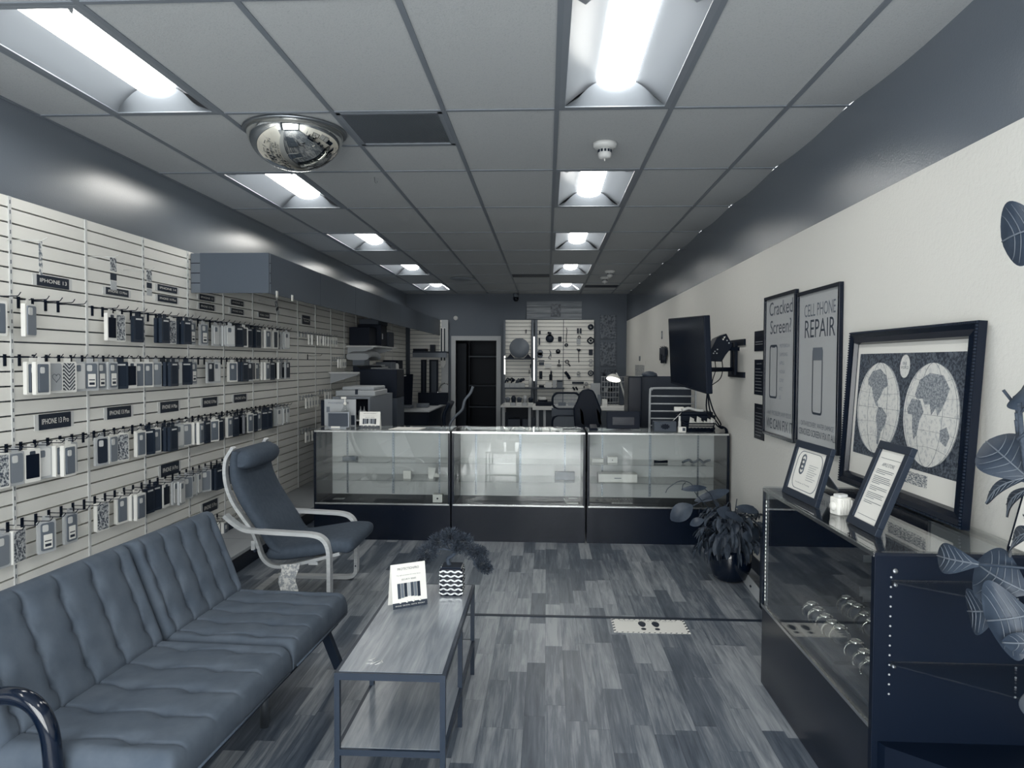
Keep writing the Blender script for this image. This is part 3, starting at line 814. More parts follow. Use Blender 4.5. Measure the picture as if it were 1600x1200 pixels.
# ============================================================ BENTWOOD ARMCHAIR
ac = thing('bentwood_armchair', 'birch bentwood armchair with grey cushion and roll headrest, facing right', 'armchair', (-1.65, 4.72, 0))
YN, YFAR = 4.42, 5.06
for yy in (YN, YFAR):
    back = smooth_path([(-1.985, yy, 1.01), (-2.035, yy, .92), (-2.035, yy, .79), (-1.995, yy, .67), (-1.93, yy, .57), (-1.865, yy, .48), (-1.83, yy, .39), (-1.80, yy, .31), (-1.745, yy, .262), (-1.66, yy, .255), (-1.5, yy, .29), (-1.30, yy, .345)], 5)
    MB().loft([p+Vector((0, .05 if yy == YN else -.05, 0)) for p in back], (0, 1, 0), .045, .020, False).build('seat_frame', M_BIRCH, ac)
    arm = smooth_path([(-2.02, yy, .585), (-1.96, yy, .535), (-1.89, yy, .497), (-1.80, yy, .487), (-1.60, yy, .478), (-1.46, yy, .470), (-1.395, yy, .445), (-1.362, yy, .39), (-1.355, yy, .30), (-1.355, yy, .10), (-1.362, yy, .045), (-1.40, yy, .018), (-1.50, yy, .013), (-1.93, yy, .013)], 5)
    a = MB().loft(arm, (0, 1, 0), .058, .024, False).build('arm_and_runner', M_BIRCH, ac)
    MB().lathe([(.006, yy-.031), (.006, yy+.031)], 10, (-1.355, 0, .10), 'y').build('bolt', M_DARK, a)
    MB().tube([(-1.835, yy, .36), (-1.835, yy+(.05 if yy == YN else -.05), .36)], .008, 8).build('joint_bolt', M_DARK, ac)
MB().box(-1.955, -1.895, YN, YFAR, .001, .025).build('rear_crossbar', M_BIRCH, ac)
MB().box(-1.50, -1.44, YN+.03, YFAR-.03, .27, .29).build('front_crossbar', M_BIRCH, ac)
MB().box(-1.865, -1.84, YN+.02, YFAR-.02, .36, .42).build('back_crossbar', M_BIRCH, ac)
wp = smooth_path([(-1.975, 4.74, .985), (-1.985, 4.74, .90), (-1.972, 4.74, .79), (-1.925, 4.74, .68), (-1.86, 4.74, .575), (-1.79, 4.74, .47), (-1.735, 4.74, .385), (-1.68, 4.74, .345)], 5)
thk = [.05+.035*math.sin(PI*i/(len(wp)-1)) for i in range(len(wp))]
MB().loft(wp, (0, 1, 0), .60, thk, n=24).build('back_cushion', M_CHAIRF, ac)
sp = smooth_path([(-1.76, 4.74, .335), (-1.66, 4.74, .335), (-1.5, 4.74, .360), (-1.35, 4.74, .385), (-1.26, 4.74, .385), (-1.215, 4.74, .375)], 5)
thk = [.085, .095, .10] + [.105]*(len(sp)-8) + [.10, .09, .078, .06, .03]
MB().loft(sp, (0, 1, 0), [.60]*(len(sp)-3)+[.58, .55, .48], thk, n=24).build('seat_cushion', M_CHAIRF, ac)
for z_, x_ in ((.555, -1.818), (.80, -1.955)):
    MB().tube([(x_, 4.49, z_-.01), (x_+.017, 4.6, z_-.012), (x_+.02, 4.74, z_-.012), (x_+.017, 4.88, z_-.012), (x_, 5.0, z_-.01)], .004, 6).build('seam', M_CHAIRF, ac)
R = []
for i in range(17):
    t_ = i/16; y_ = 4.465+.55*t_; r_ = .078*(1-abs(2*t_-1)**5*.45); 
    R.append([(-1.945+r_*1.05*math.cos(2*PI*j/20), y_, .925+r_*.95*math.sin(2*PI*j/20)) for j in range(20)])
MB().rings(R).build('headrest_roll', M_CHAIRF, ac)
m = MB(); R = []
for i in range(9):
    z_ = .285-.215*i/8; R.append([(-1.66+.010*math.sin(i*1.3), 4.395-.004*i, z_), (-1.545+.012*math.sin(i*1.1+1), 4.385-.004*i, z_+.01)])
m.rings(R, closed=False, cap=False); m.build('care_label', speckle('care_label_print', .62, .86, 45), ac)

# ============================================================ COFFEE TABLE
ct = thing('coffee_table', 'narrow two-shelf coffee table with oak boards and thin steel frame', 'coffee table', (-.55, 3.02, 0))
tx0, tx1, ty0, ty1 = -.752, -.352, 2.50, 3.545
def ringframe(z0, z1, name):
    m = MB(); b = .02
    m.box(tx0, tx1, ty0, ty0+b, z0, z1).box(tx0, tx1, ty1-b, ty1, z0, z1).box(tx0, tx0+b, ty0+b, ty1-b, z0, z1).box(tx1-b, tx1, ty0+b, ty1-b, z0, z1)
    return m.build(name, M_STEEL, ct)
ringframe(.424, .449, 'top_frame'); ringframe(.150, .172, 'shelf_frame')
MB().box(tx0+.014, tx1-.014, ty0+.014, ty1-.014, .430, .4505).build('tabletop', M_TABLE, ct)
MB().box(tx0+.014, tx1-.014, ty0+.014, ty1-.014, .154, .1735).build('lower_shelf', M_TABLE, ct)
for x in (tx0, tx1-.02):
    for y in (ty0, ty1-.02): MB().box(x, x+.0195, y+.0005, y+.0195, .0, .4235).build('leg', M_STEEL, ct)
    MB().box(x+.0005, x+.0195, 3.01, 3.03, .0, .4235).build('middle_post', M_STEEL, ct)
m = MB()
for q in range(9):
    a = random.uniform(-.08, .08); m.tube([(-.64+a*.7+q*.004, 2.585+random.uniform(-.02, .03), .4512), (-.63+a*.7+q*.006, 2.60+random.uniform(-.02, .03), .4514)], .0012, 5)
m.build('scuff_marks', M_OFFW, ct)

# tent card on the table
def tent_card(M, w, h, label, name='tent_card', dz=.06, strip=True):
    t = thing(name, label, 'display card', tuple(M.translation))
    lean = math.atan2(dz, h)
    A = M @ Matrix.Rotation(-lean, 4, 'X')
    MB(A).box(-w/2, w/2, 0, h, -.0015, .0).build('front_panel', M_WHITE, t)
    B = M @ Matrix.Translation((0, 0, -2*dz)) @ Matrix.Rotation(lean, 4, 'X')
    MB(B).box(-w/2, w/2, 0, h, 0, .0015).build('back_panel', M_WHITE, t)
    f = Matrix.Translation((0, 0, .0006))
    MB(A @ f).box(-w/2, w/2, 0, h*.13, 0, .0004).build('bottom_band', M_PACKD, t)
    m = MB(A @ f)
    for q in range(4): m.lathe([(0, .0), (w*.035, .0), (w*.035, .001), (0, .001)], 12, (w*(-.28+.19*q), h*.14, 0))
    m.mat(1).text('SHOCK  CRYSTAL  MATTE  PRIVACY', h*.035, Matrix.Translation((0, h*.06, .0008)), width=w*.85)
    m.build('band_icons', [M_WHITE, M_TXTW], t)
    m = MB(A @ f); m.text('PROTECTIONPRO', h*.075, Matrix.Translation((0, h*.88, 0)), width=w*.62)
    m.text('The right protection for every device', h*.03, Matrix.Translation((0, h*.74, 0)), width=w*.7)
    m.text('SECURITY SERIES', h*.05, Matrix.Translation((0, h*.64, 0)), width=w*.42)
    m.build('lettering', M_INK, t)
    m = MB(A @ f); gs = (.3, .38, .12, .8, .55, .6, .38)
    for q in range(7):
        m.mat(q % 4); m.box(w*(-.34+.095*q), w*(-.34+.095*q)+w*.085, h*(.22+.012*min(q, 6-q)), h*.56, 0, .001)
    m.build('phone_pictures', [M_MIDD, M_MID, M_DARK, M_LGREY], t)
    return t
bl, br = at(614, 953, z=.4505), at(668, 944, z=.4505)
hgt = .195
tent_card(basis(tuple((bl+br)/2), tuple(br-bl), (0, 0, 1)), (br-bl).length, hgt, 'white tent card with phone case pictures on the coffee table', dz=.035)

# bonsai in a rippled square pot
bz = .4505; px_, py_ = -.447, 3.405
bt = thing('bonsai_plant', 'small artificial bonsai in a rippled black and silver pot on the table', 'potted plant', (px_, py_, bz))
MB().box(px_-.052, px_+.052, py_-.052, py_+.052, bz, bz+.132).build('pot', M_NAVY, bt, bevel=.006)
m = MB()
for q in range(6):
    z = bz+.013+q*.021
    pts = []
    for side_ in range(4):
        for k_ in range(17):
            t_ = k_/16; s_ = (-.5+t_)*.106; amp_ = .0035*math.cos(t_*PI*6+(q % 2)*PI)
            dx, dy = ((s_, -.053-.001), (.053+.001, s_), (-s_, .053+.001), (-.053-.001, -s_))[side_]
            pts.append((px_+dx, py_+dy, z+amp_))
    for a, b in zip(pts, pts[1:]+pts[:1]): m.bar(a, b, .003, .0075)
m.build('silver_ripples', M_CHROME, bt)
MB().box(px_-.046, px_+.046, py_-.046, py_+.046, bz+.12, bz+.136).build('soil', M_SOIL, bt)
m = MB()
tr1 = smooth_path([(px_-.015, py_, bz+.13), (px_-.02, py_, bz+.165), (px_+.01, py_-.01, bz+.19), (px_+.015, py_, bz+.225), (px_-.02, py_+.01, bz+.245)], 5)
m.tube(tr1, [.012-.0004*i for i in range(len(tr1))], 9)
for e in ((-.11, -.02, .20), (.10, .01, .19), (.03, .02, .26), (-.05, .03, .27), (.13, -.02, .12)):
    m.tube(smooth_path([tr1[12], (px_+e[0]*.5, py_+e[1]*.5, bz+.215), (px_+e[0], py_+e[1], bz+e[2])], 4), .004, 6)
m.build('trunk', M_BARK, bt)
m = MB(); rnd = random.Random(5)
blobs = [(-.115, -.02, .20, .055), (-.07, .02, .245, .05), (-.01, 0, .272, .055), (.05, .01, .25, .05), (.105, 0, .20, .05), (.145, -.01, .145, .042), (.13, .02, .19, .04), (-.135, .01, .16, .035), (.03, -.03, .225, .035), (.165, 0, .12, .03)]
for bx, by, bz_, br_ in blobs:
    for q in range(int(900*br_/.05)):
        th, ph = rnd.uniform(0, 2*PI), math.acos(rnd.uniform(-1, 1)); r0 = br_*rnd.uniform(.35, 1)
        d = Vector((math.sin(ph)*math.cos(th), math.sin(ph)*math.sin(th), math.cos(ph)*.8))
        c = Vector((px_+bx, py_+by, bz+bz_))+d*r0; l = .011; s_ = d.orthogonal().normalized()
        s_ = (Matrix.Rotation(rnd.uniform(0, 6.3), 3, d) @ s_)*.0022
        m.add([c-s_, c+s_, c+d*l+s_*.4+Vector((0, 0, rnd.uniform(-.003, .005)))], [(0, 1, 2)])
m.build('foliage', M_PINE, bt)

# ============================================================ GLASS SHOWCASES
def showcase(x0, x1, yf, depth, label, lit=False, zg=.322, top=.962, dark_floor=True, shelves=((.66, .36), (.50, .36))):
    t = thing('glass_showcase', label, 'display counter', ((x0+x1)/2, yf+depth/2, 0), 'row of three glass showcase counters')
    yb = yf+depth; e = .020
    MB().box(x0, x1, yf+.004, yf+.022, .0, zg-.012).box(x0, x1, yb-.02, yb, 0, zg-.012).box(x0, x0+.018, yf+.022, yb-.02, 0, zg-.012).box(x1-.018, x1, yf+.022, yb-.02, 0, zg-.012).build('base_cabinet', M_NAVY, t)
    MB().box(x0+.018, x1-.018, yf+.022, yb-.02, zg-.025, zg-.010).build('display_deck', M_NAVYM if dark_floor else M_DARK, t)
    for x in (x0, x1-e): MB().box(x, x+e, yf+.002, yb, zg-.012, top-.008).build('end_panel', M_NAVY, t)
    MB().box(x0+e, x1-e, yb-.016, yb-.006, zg-.01, top-.03).build('back_panel', M_BACKP, t)
    MB().box(x0+e, x1-e, yf+.003, yf+.009, zg+.0, top-.018).build('front_glass', M_GLASS, t)
    MB().box(x0+.004, x1-.004, yf+.004, yb-.002, top-.006, top).build('top_glass', M_GLASS, t)
    m = MB(); m.box(x0+e*.5, x1-e*.5, yf-.001, yf+.012, zg-.012, zg).box(x0+.006, x1-.006, yf-.001, yf+.012, top-.020, top-.007).box(x0+.006, x1-.006, yb-.014, yb, top-.030, top-.007)
    m.box(x0+.006, x0+.02, yf+.01, yb-.01, top-.016, top-.007).box(x1-.02, x1-.006, yf+.01, yb-.01, top-.016, top-.007)
    m.build('edge_trim', M_ALU, t)
    if lit: MB().box(x0+.03, x1-.03, yf+.014, yf+.030, top-.022, top-.010).build('led_strip', M_ADDED_LED, t)  # glowing strip added only to brighten this counter's interior
    xm = (x0+x1)/2
    for x in (x0+.165, xm, x1-.165):
        if x != xm: m = MB().box(x-.008, x+.008, yb-.024, yb-.016, zg, top-.03)
        else: m = MB().box(x-.011, x+.011, yb-.026, yb-.016, zg, top-.03)
        m.mat(1)
        z = zg+.03
        while z < top-.06: m.box(x-.002, x+.002, yb-.0275, yb-.026 if x == xm else yb-.0235, z, z+.011); z += .0254
        m.build('slotted_standard', [M_ALUD, M_DARK], t)
    for z, dp in shelves:
        s_ = MB().box(x0+.035, x1-.035, yb-.03-dp, yb-.03, z, z+.006).build('glass_shelf', M_GLASSS, t)
        for x in (x0+.165, xm, x1-.165):
            m = MB(); m.add([(x, yb-.03, z-.035), (x, yb-.03, z-.002), (x, yb-.02-dp*.8, z-.002), (x, yb-.02-dp*.8, z-.010),
                     (x+.004, yb-.03, z-.035), (x+.004, yb-.03, z-.002), (x+.004, yb-.02-dp*.8, z-.002), (x+.004, yb-.02-dp*.8, z-.010)],
                    [(0, 1, 2, 3), (7, 6, 5, 4), (0, 3, 7, 4), (1, 5, 6, 2), (0, 4, 5, 1), (3, 2, 6, 7)])
            m.build('shelf_bracket', M_ALUD, s_)
    return t
CY = 6.183
M_ADDED_LED = mat('added_showcase_led', .95, .5, emit=14)
showcase(-2.033, -.832, CY, .50, 'left glass showcase counter holding a small white boxed item and paper tags')
c2 = showcase(-.820, .336, CY, .50, 'middle glass showcase counter with a pale interior brightened by an added strip', lit=True)
showcase(.352, 1.556, CY, .50, 'right glass showcase counter carrying the dark monitor and paper basket')
CT = .962
def small(name, x0, x1, y0, y1, z0, z1, mt, label, cat, group=None, bevel=.002):
    return solo(name, MB().box(x0, x1, y0, y1, z0, z1), mt, label, cat, group, bevel=bevel)
def seat_on(u, v, y): return at(u, v, y=y)
# in the showcases
def box_at(name, u0, u1, v0, v1, y, dpt, mt, label, cat, zbase=None, group=None, face=None):
    a = at(u0, v1, y=y); b = at(u1, v0, y=y); z0 = a.z if zbase is None else zbase
    o = solo(name, MB().box(a.x, b.x, y, y+dpt, z0, z0+(b.z-a.z)), mt, label, cat, group, bevel=.0015)
    return o, (a.x, b.x, z0, z0+(b.z-a.z))
o, q = box_at('phone_box', 676, 691, 772, 784, 6.30, .07, M_WHITE, 'small white box with a dark button on the left showcase floor', 'box', .3125)
MB().lathe([(0, -.003), (.008, -.003), (.008, 0), (0, 0)], 14, (0, 0, 0), 'y', M=Matrix.Translation(((q[0]+q[1])/2, 6.30, q[2]+.035))).build('round_button', M_INK, o).location = (0, 0, 0)
SH1, SH2 = .6665, .5065
box_at('paper_tag', 630, 642, 731, 743, 6.38, .02, M_WHITE, 'white cup-shaped paper tag, left one inside the left showcase', 'tag', SH2, 'white items on the left showcase shelf')
p = at(669, 743, y=6.40)
m = MB(Matrix.Translation((p.x, 6.40, SH2)) @ Matrix.Rotation(PI/2, 4, 'X')); k_ = 1/.9
m.prism([(0, .02), (.01, 0), (.045, 0), (.05, .018), (.10, .016), (.098, .05), (.09, .035), (.08, .055), (.06, .05), (.07, .10), (-.0, .105)], -.004, .004)
solo('paper_glove_tag', m, M_WHITE, 'white torn-edged paper tag, right one inside the left showcase', 'tag', 'white items on the left showcase shelf')
box_at('slim_case', 535, 556, 701, 707, 6.36, .08, M_MID, 'slim grey case lying on the left showcase top shelf', 'box', SH1)
m = MB(); p = at(520, 778, y=6.38)
m.box(p.x, p.x+.10, 6.36, 6.44, .3125, .3165)
for q_ in range(5): m.box(p.x+.01+q_*.018, p.x+.014+q_*.018, 6.36, 6.365, .3165, .34)
solo('acrylic_stand', m, M_BLIST, 'small clear acrylic stand on the left showcase floor', 'stand')
box_at('long_box', 867, 898, 735, 746.5, 6.42, .07, M_MID, 'grey flat box on the lower shelf of the middle showcase', 'box', SH2)
m = MB(); p = at(885, 782, y=6.36)
m.box(p.x, p.x+.105, 6.30, 6.38, .3125, .318).bar((p.x-.02, 6.40, .345), (p.x, 6.34, .32), .01, .004).bar((p.x+.02, 6.40, .345), (p.x+.10, 6.41, .345), .01, .004)
solo('phone_stand', m, M_OFFW, 'small white folding phone stand on the middle showcase floor', 'stand')
# right showcase contents
for (u0, u1, v0, v1, y, d, mt, la, z) in (
    (925, 943, 701.5, 707, 6.42, .06, M_WHITE, 'thin white box, leftmost on the top shelf of the right showcase', SH1),
    (949, 965, 698, 707, 6.40, .07, M_WHITE, 'white square box with dark dot on the top shelf of the right showcase', SH1),
    (935, 996, 723.5, 735, 6.34, .14, M_WHITE, 'large flat white laptop box in the right showcase', SH2)):
    o, q = box_at('product_box', u0, u1, v0, v1, y, d, mt, la, 'box', z)
    if u0 == 935:
        a = MB().box((q[0]+q[1])/2-.03, (q[0]+q[1])/2+.03, y-.0008, y, (q[2]+q[3])/2-.003, (q[2]+q[3])/2+.003); a.build('printed_name', M_INKM, o)
    if u0 == 949: MB().box((q[0]+q[1])/2-.004, (q[0]+q[1])/2+.004, y-.0008, y, (q[2]+q[3])/2-.004, (q[2]+q[3])/2+.004).build('dark_dot', M_INK, o)
p = at(1022, 705, y=6.42)
solo('black_gadget', MB().tube([(p.x, 6.42, SH1+.014), (p.x+.05, 6.42, SH1+.012), (p.x+.12, 6.43, SH1+.014)], [.014, .010, .013], 8), M_NAVYM, 'short black gadget lying on the top shelf of the right showcase', 'gadget')
p = at(1066, 705, y=6.42)
solo('coiled_cable', MB().tube(smooth_path([(p.x+.03*i, 6.40+.02*(i % 2), SH1+.012+.012*(i % 3)) for i in range(9)], 4), .011, 7), M_MID, 'bundled grey cable on the top shelf of the right showcase', 'cable')
m = MB(); p = at(955, 776, y=6.36)
for q_ in range(8):
    m.box(p.x+q_*.026, p.x+q_*.026+.004, 6.34, 6.40, .3125, .35)
m.box(p.x, p.x+.19, 6.34, 6.40, .3125, .316)
solo('clear_card_rack', m, M_BLIST, 'clear plastic card rack on the right showcase floor', 'rack')

# on the counter tops
def onc(u, y): return at(u, 660, y=y).x
# photo frame block and dispenser card at the left end
x = onc(500, 6.36)
t = thing('tablet_display', 'dark tablet screen in a silver stand at the left counter end', 'tablet', (x+.17, 6.36, CT))
a, b = at(511, 672, y=6.30), at(545, 644, y=6.30)
MB().box(a.x, b.x, 6.31, 6.325, CT+.006, b.z).build('screen_bezel', M_ALUD, t, bevel=.004)
MB().box(a.x+.01, b.x-.01, 6.307, 6.311, CT+.016, b.z-.01).build('screen', M_MIDD, t)
MB().box(a.x+.02, b.x-.02, 6.29, 6.40, CT, CT+.008).build('stand', M_ALUD, t)
MB().box(a.x+.04, a.x+.12, 6.285, 6.29, CT+.004, CT+.02).build('card_slip', M_WHITE, t)
a, b = at(502, 672, y=6.55), at(556, 624, y=6.55)
t = thing('promo_board', 'pale cardboard promo board behind the tablet on the left counter', 'display board', ((a.x+b.x)/2, 6.55, CT))
MB().box(a.x+.03, b.x, 6.55, 6.56, CT, b.z).build('board', M_LGREY, t)
MB().box(a.x, a.x+.03, 6.54, 6.57, CT, b.z-.01).build('dark_edge', M_NAVYM, t)
MB(basis(((a.x+b.x)/2, 6.549, b.z-.035), (1, 0, 0), (0, 0, 1))).text('PHONERESCUE', .022, Matrix.Identity(4), width=.19).build('lettering', M_INKM, t)
m = MB(); m.box(a.x+.05, a.x+.08, 6.548, 6.55, b.z-.12, b.z-.07).mat(1).box(b.x-.045, b.x-.01, 6.548, 6.55, CT+.01, CT+.10); m.build('phone_pictures', [M_MID, M_DARK], t)
def pump_bottle(u, y, vtop, label, base=CT):
    p = at(u, vtop, y=y); h = p.z-base; t = thing('pump_bottle', label, 'bottle', (p.x, y, base))
    MB().lathe([(0, 0), (.03, 0), (.032, .01), (.032, h*.55), (.012, h*.68), (.012, h*.74), (0, h*.74)], 18, (p.x, y, base)).build('bottle', M_BLIST, t)
    MB().lathe([(0, h*.72), (.014, h*.72), (.014, h*.80), (.005, h*.82), (.005, h*.93), (0, h*.93)], 12, (p.x, y, base)).box(p.x-.035, p.x+.012, y-.006, y+.006, base+h*.93, base+h).build('pump', M_WHITE, t)
pump_bottle(539, 6.46, 620, 'clear hand sanitizer pump bottle on the left counter')
a, b = at(562, 671, y=6.42), at(594, 643, y=6.42)
t = tent_card(basis(((a.x+b.x)/2, 6.40, CT), (1, 0, 0), (0, 0, 1)), b.x-a.x, b.z-CT, 'white tent card of phone pictures on the left counter', dz=.03)
a, b = at(600, 674, z=CT), at(660, 671, z=CT)
solo('paper_sheet', MB().add([(a.x, 6.24, CT+.001), (a.x+.27, 6.23, CT+.001), (a.x+.30, 6.44, CT+.001), (a.x+.04, 6.46, CT+.001), (a.x, 6.24, CT+.004), (a.x+.27, 6.23, CT+.004), (a.x+.30, 6.44, CT+.004), (a.x+.04, 6.46, CT+.004)], [(3, 2, 1, 0), (4, 5, 6, 7), (0, 1, 5, 4), (1, 2, 6, 5), (2, 3, 7, 6), (3, 0, 4, 7)]), M_WHITE, 'loose white paper sheet on the left counter top', 'paper')
a = at(880, 672, z=CT); solo('ballpoint_pen', MB().tube([(a.x, 6.36, CT+.006), (a.x+.14, 6.40, CT+.006)], .005, 8), M_NAVY, 'dark pen lying on the middle counter near the right end', 'pen')
# right counter
a, b = at(948, 674, y=6.34), at(1000, 643, y=6.34)
t = thing('monitor', 'black monitor seen from behind on the right counter', 'monitor', ((a.x+b.x)/2, 6.4, CT))
MB().box(a.x, b.x, 6.34, 6.37, CT+.015, b.z).build('back_shell', M_NAVYM, t, bevel=.004)
MB().box(a.x+.05, b.x-.05, 6.335, 6.34, CT+.05, b.z-.05).build('vent_panel', M_NAVY, t)
MB().box(a.x+.08, b.x-.08, 6.35, 6.50, CT, CT+.012).box(a.x+.12, b.x-.12, 6.37, 6.39, CT+.01, CT+.06).build('stand', M_NAVY, t)
a, b = at(925, 676, y=6.40), at(936, 668, y=6.40)
solo('card_reader', MB().add([(a.x-.03, 6.32, CT), (a.x+.05, 6.32, CT), (a.x+.05, 6.44, CT), (a.x-.03, 6.44, CT), (a.x-.02, 6.33, CT+.02), (a.x+.04, 6.33, CT+.02), (a.x+.04, 6.44, CT+.045), (a.x-.02, 6.44, CT+.045)],
     [(3, 2, 1, 0), (4, 5, 6, 7), (0, 1, 5, 4), (1, 2, 6, 5), (2, 3, 7, 6), (3, 0, 4, 7)]), M_NAVY, 'small dark card reader beside the monitor on the right counter', 'card reader')
a, b = at(1022, 675, y=6.28), at(1057, 659, y=6.28)
t = thing('cash_box', 'grey metal box with a dark emblem on the right counter', 'box', ((a.x+b.x)/2, 6.33, CT))
MB().box(a.x, b.x, 6.28, 6.40, CT, b.z).build('body', M_MIDD, t, bevel=.003)
o = [((a.x+b.x)/2+r_*math.cos(q), 0, (CT+b.z)/2+.6*r_*math.sin(q)) for q, r_ in [(2*PI*i/40, .030+.012*abs(math.sin(5*PI*i/20))) for i in range(41)]]
m = MB(); m.add([((a.x+b.x)/2, 6.279, (CT+b.z)/2)]+[(p_[0], 6.279, p_[2]) for p_ in o], [(0, i, i+1) for i in range(1, 41)]); m.build('dark_emblem', M_NAVYM, t)
a, b = at(1060, 676, y=6.26), at(1072, 667.5, y=6.26)
t = thing('label_box', 'tiny white printed box beside the paper basket', 'box', ((a.x+b.x)/2, 6.29, CT))
MB().box(a.x, b.x, 6.26, 6.31, CT, b.z).build('carton', M_WHITE, t); MB().box(a.x+.035, b.x-.006, 6.259, 6.26, CT+.008, b.z-.006).build('printed_patch', M_MIDD, t)
p = at(1062, 650, y=6.34)
m = MB().lathe([(0, 0), (.013, 0), (.013, .05), (.012, .085), (.009, .09), (.009, p.z-CT), (0, p.z-CT)], 14, (p.x, 6.34, CT))
solo('spray_bottle', m, M_OFFW, 'slim white spray bottle behind the tiny box on the right counter', 'bottle')
a, b = at(1070, 676, y=6.26), at(1119, 661, y=6.26)
t = thing('wire_basket', 'black mesh basket heaped with crumpled papers on the right counter', 'basket', ((a.x+b.x)/2, 6.36, CT))
bx0, bx1, by0, by1, bh = a.x+.01, b.x-.01, 6.26, 6.46, .072
m = MB(); m.box(bx0+.012, bx1-.012, by0+.01, by1-.01, CT, CT+.003)
for zz in (.0, .024, .048, bh):
    k = zz/bh*.012; pts = [(bx0+.012-k, by0+.01-k, CT+zz+.003), (bx1-.012+k, by0+.01-k, CT+zz+.003), (bx1-.012+k, by1-.01+k, CT+zz+.003), (bx0+.012-k, by1-.01+k, CT+zz+.003)]
    for p_, q_ in zip(pts, pts[1:]+pts[:1]): m.tube([p_, q_], .0035 if zz != bh else .005, 6)
nb = 22
for i in range(nb+1):
    xx = bx0+.012+(bx1-bx0-.024)*i/nb
    for yy, s_ in ((by0+.01, -1), (by1-.01, 1)): m.tube([(xx, yy, CT+.003), (xx, yy+.012*s_, CT+bh)], .0022, 5)
for i in range(12):
    yy = by0+.01+(by1-by0-.02)*i/11
    for xx, s_ in ((bx0+.012, -1), (bx1-.012, 1)): m.tube([(xx, yy, CT+.003), (xx+.012*s_, yy, CT+bh)], .0022, 5)
m.build('mesh_body', M_NAVYM, t)
for i in range(7):
    xx = bx0+.03+i*.03; m = MB(); rn = random.Random(i)
    h = .055+rn.uniform(0, .05)
    m.add([(xx, by0+.04, CT+.03), (xx+.05, by0+.05+rn.uniform(0, .05), CT+.04), (xx+.055, by0+.09, CT+h+.01), (xx+.015, by0+.06, CT+h+.03),
           (xx+.002, by0+.043, CT+.03), (xx+.052, by0+.053, CT+.04), (xx+.057, by0+.093, CT+h+.01), (xx+.017, by0+.063, CT+h+.03)], [(0, 1, 2, 3), (7, 6, 5, 4), (0, 3, 7, 4), (1, 0, 4, 5), (2, 1, 5, 6), (3, 2, 6, 7)])
    solo('paper_slip', m, M_WHITE, 'white paper slip in the mesh basket, %s from the left' % ORD[i], 'paper', 'papers in the mesh basket')
# router pile behind the basket
a, b = at(1058, 665, y=6.56), at(1115, 643, y=6.56)
solo('printer', MB().box(a.x, b.x, 6.48, 6.66, CT, b.z-.03).box(a.x+.03, b.x-.02, 6.49, 6.65, b.z-.03, b.z), M_NAVYM, 'black receipt printer behind the mesh basket', 'printer', bevel=.006)
p = at(1078, 642, y=6.52); zt = b.z
solo('white_router', MB().loft(smooth_path([(p.x-.07, 6.52, zt+.012), (p.x-.01, 6.53, zt+.03), (p.x+.06, 6.54, zt+.012), (p.x+.12, 6.55, zt+.008)], 4), (0, 1, 0), .07, .022), M_OFFW, 'small white controller lying on top of the receipt printer', 'controller')
p = at(1054, 637, y=6.56)
solo('white_charger', MB().box(p.x, p.x+.085, 6.56, 6.60, zt+.0, zt+.038), M_WHITE, 'white rectangular charger perched on the receipt printer', 'charger', bevel=.004)
m = MB().tube(smooth_path([(p.x+.08, 6.57, zt+.01), (p.x+.02, 6.50, zt-.04), (p.x-.05, 6.46, CT+.06), (p.x-.09, 6.44, CT+.01)], 5), .0035, 6)
solo('white_cable', m, M_OFFW, 'white cable drooping from the charger to the counter', 'cable')
p = at(1043, 655, y=6.45)
solo('webcam', MB().lathe([(0, 0), (.03, 0), (.034, .008), (.01, .012), (.008, .04), (.02, .046), (.022, .065), (.0, .075)], 14, (p.x, 6.46, CT)), M_NAVY, 'tiny dark webcam standing behind the grey cash box', 'webcam')
m = MB()
for q in range(3):
    m.tube(smooth_path([at(1108-q*3, 590+q*4, y=6.0+.1*q), at(1104+q*5, 640, y=6.2), at(1118+q*4, 662, y=6.45), (1.53, 6.40+.02*q, .985+.006*q), (1.566, 6.30+.03*q, .96), (1.566, 6.24+.03*q, .60), (1.566, 6.24+.03*q, .02)], 6), .006, 6)
solo('black_cables', m, M_NAVYM, 'bundle of black cables dropping past the right end of the counter', 'cable')

# ============================================================ RIGHT DISPLAY CASE WITH WATCHES
rx0, rx1, ry0, ry1 = 1.050, 1.565, 2.335, 3.53; zg = .392
t = thing('watch_display_case', 'black cased glass display cabinet of watches along the right wall', 'display case', ((rx0+rx1)/2, (ry0+ry1)/2, 0))
MB().box(rx0+.004, rx1, ry0+.004, ry1, 0, zg-.012).build('base_cabinet', M_NAVY, t, bevel=.003)
MB().box(rx0, rx1, ry1-.022, ry1, zg-.012, CT-.008).build('far_end_panel', M_NAVY, t)
MB().box(rx0, rx1, ry0, ry0+.024, .0, CT-.008).build('near_end_panel', M_NAVYM, t, bevel=.002)
MB().box(rx0+.01, rx1-.005, ry0+.024, ry1-.022, zg-.012, zg-.004).build('display_deck', M_DARK, t)
MB().box(rx1-.016, rx1-.006, ry0+.55, ry1-.022, zg, CT-.03).build('dark_sliding_door', M_NAVY, t)
MB().box(rx1-.028, rx1-.018, ry0+.024, ry0+.60, zg, CT-.03).build('pale_sliding_door', M_BACKP, t)
MB().box(rx0+.003, rx0+.009, ry0+.024, ry1-.022, zg, CT-.018).build('front_glass', M_GLASS, t)
MB().box(rx0+.002, rx1-.002, ry0+.002, ry1-.002, CT-.006, CT).build('top_glass', M_GLASS, t)
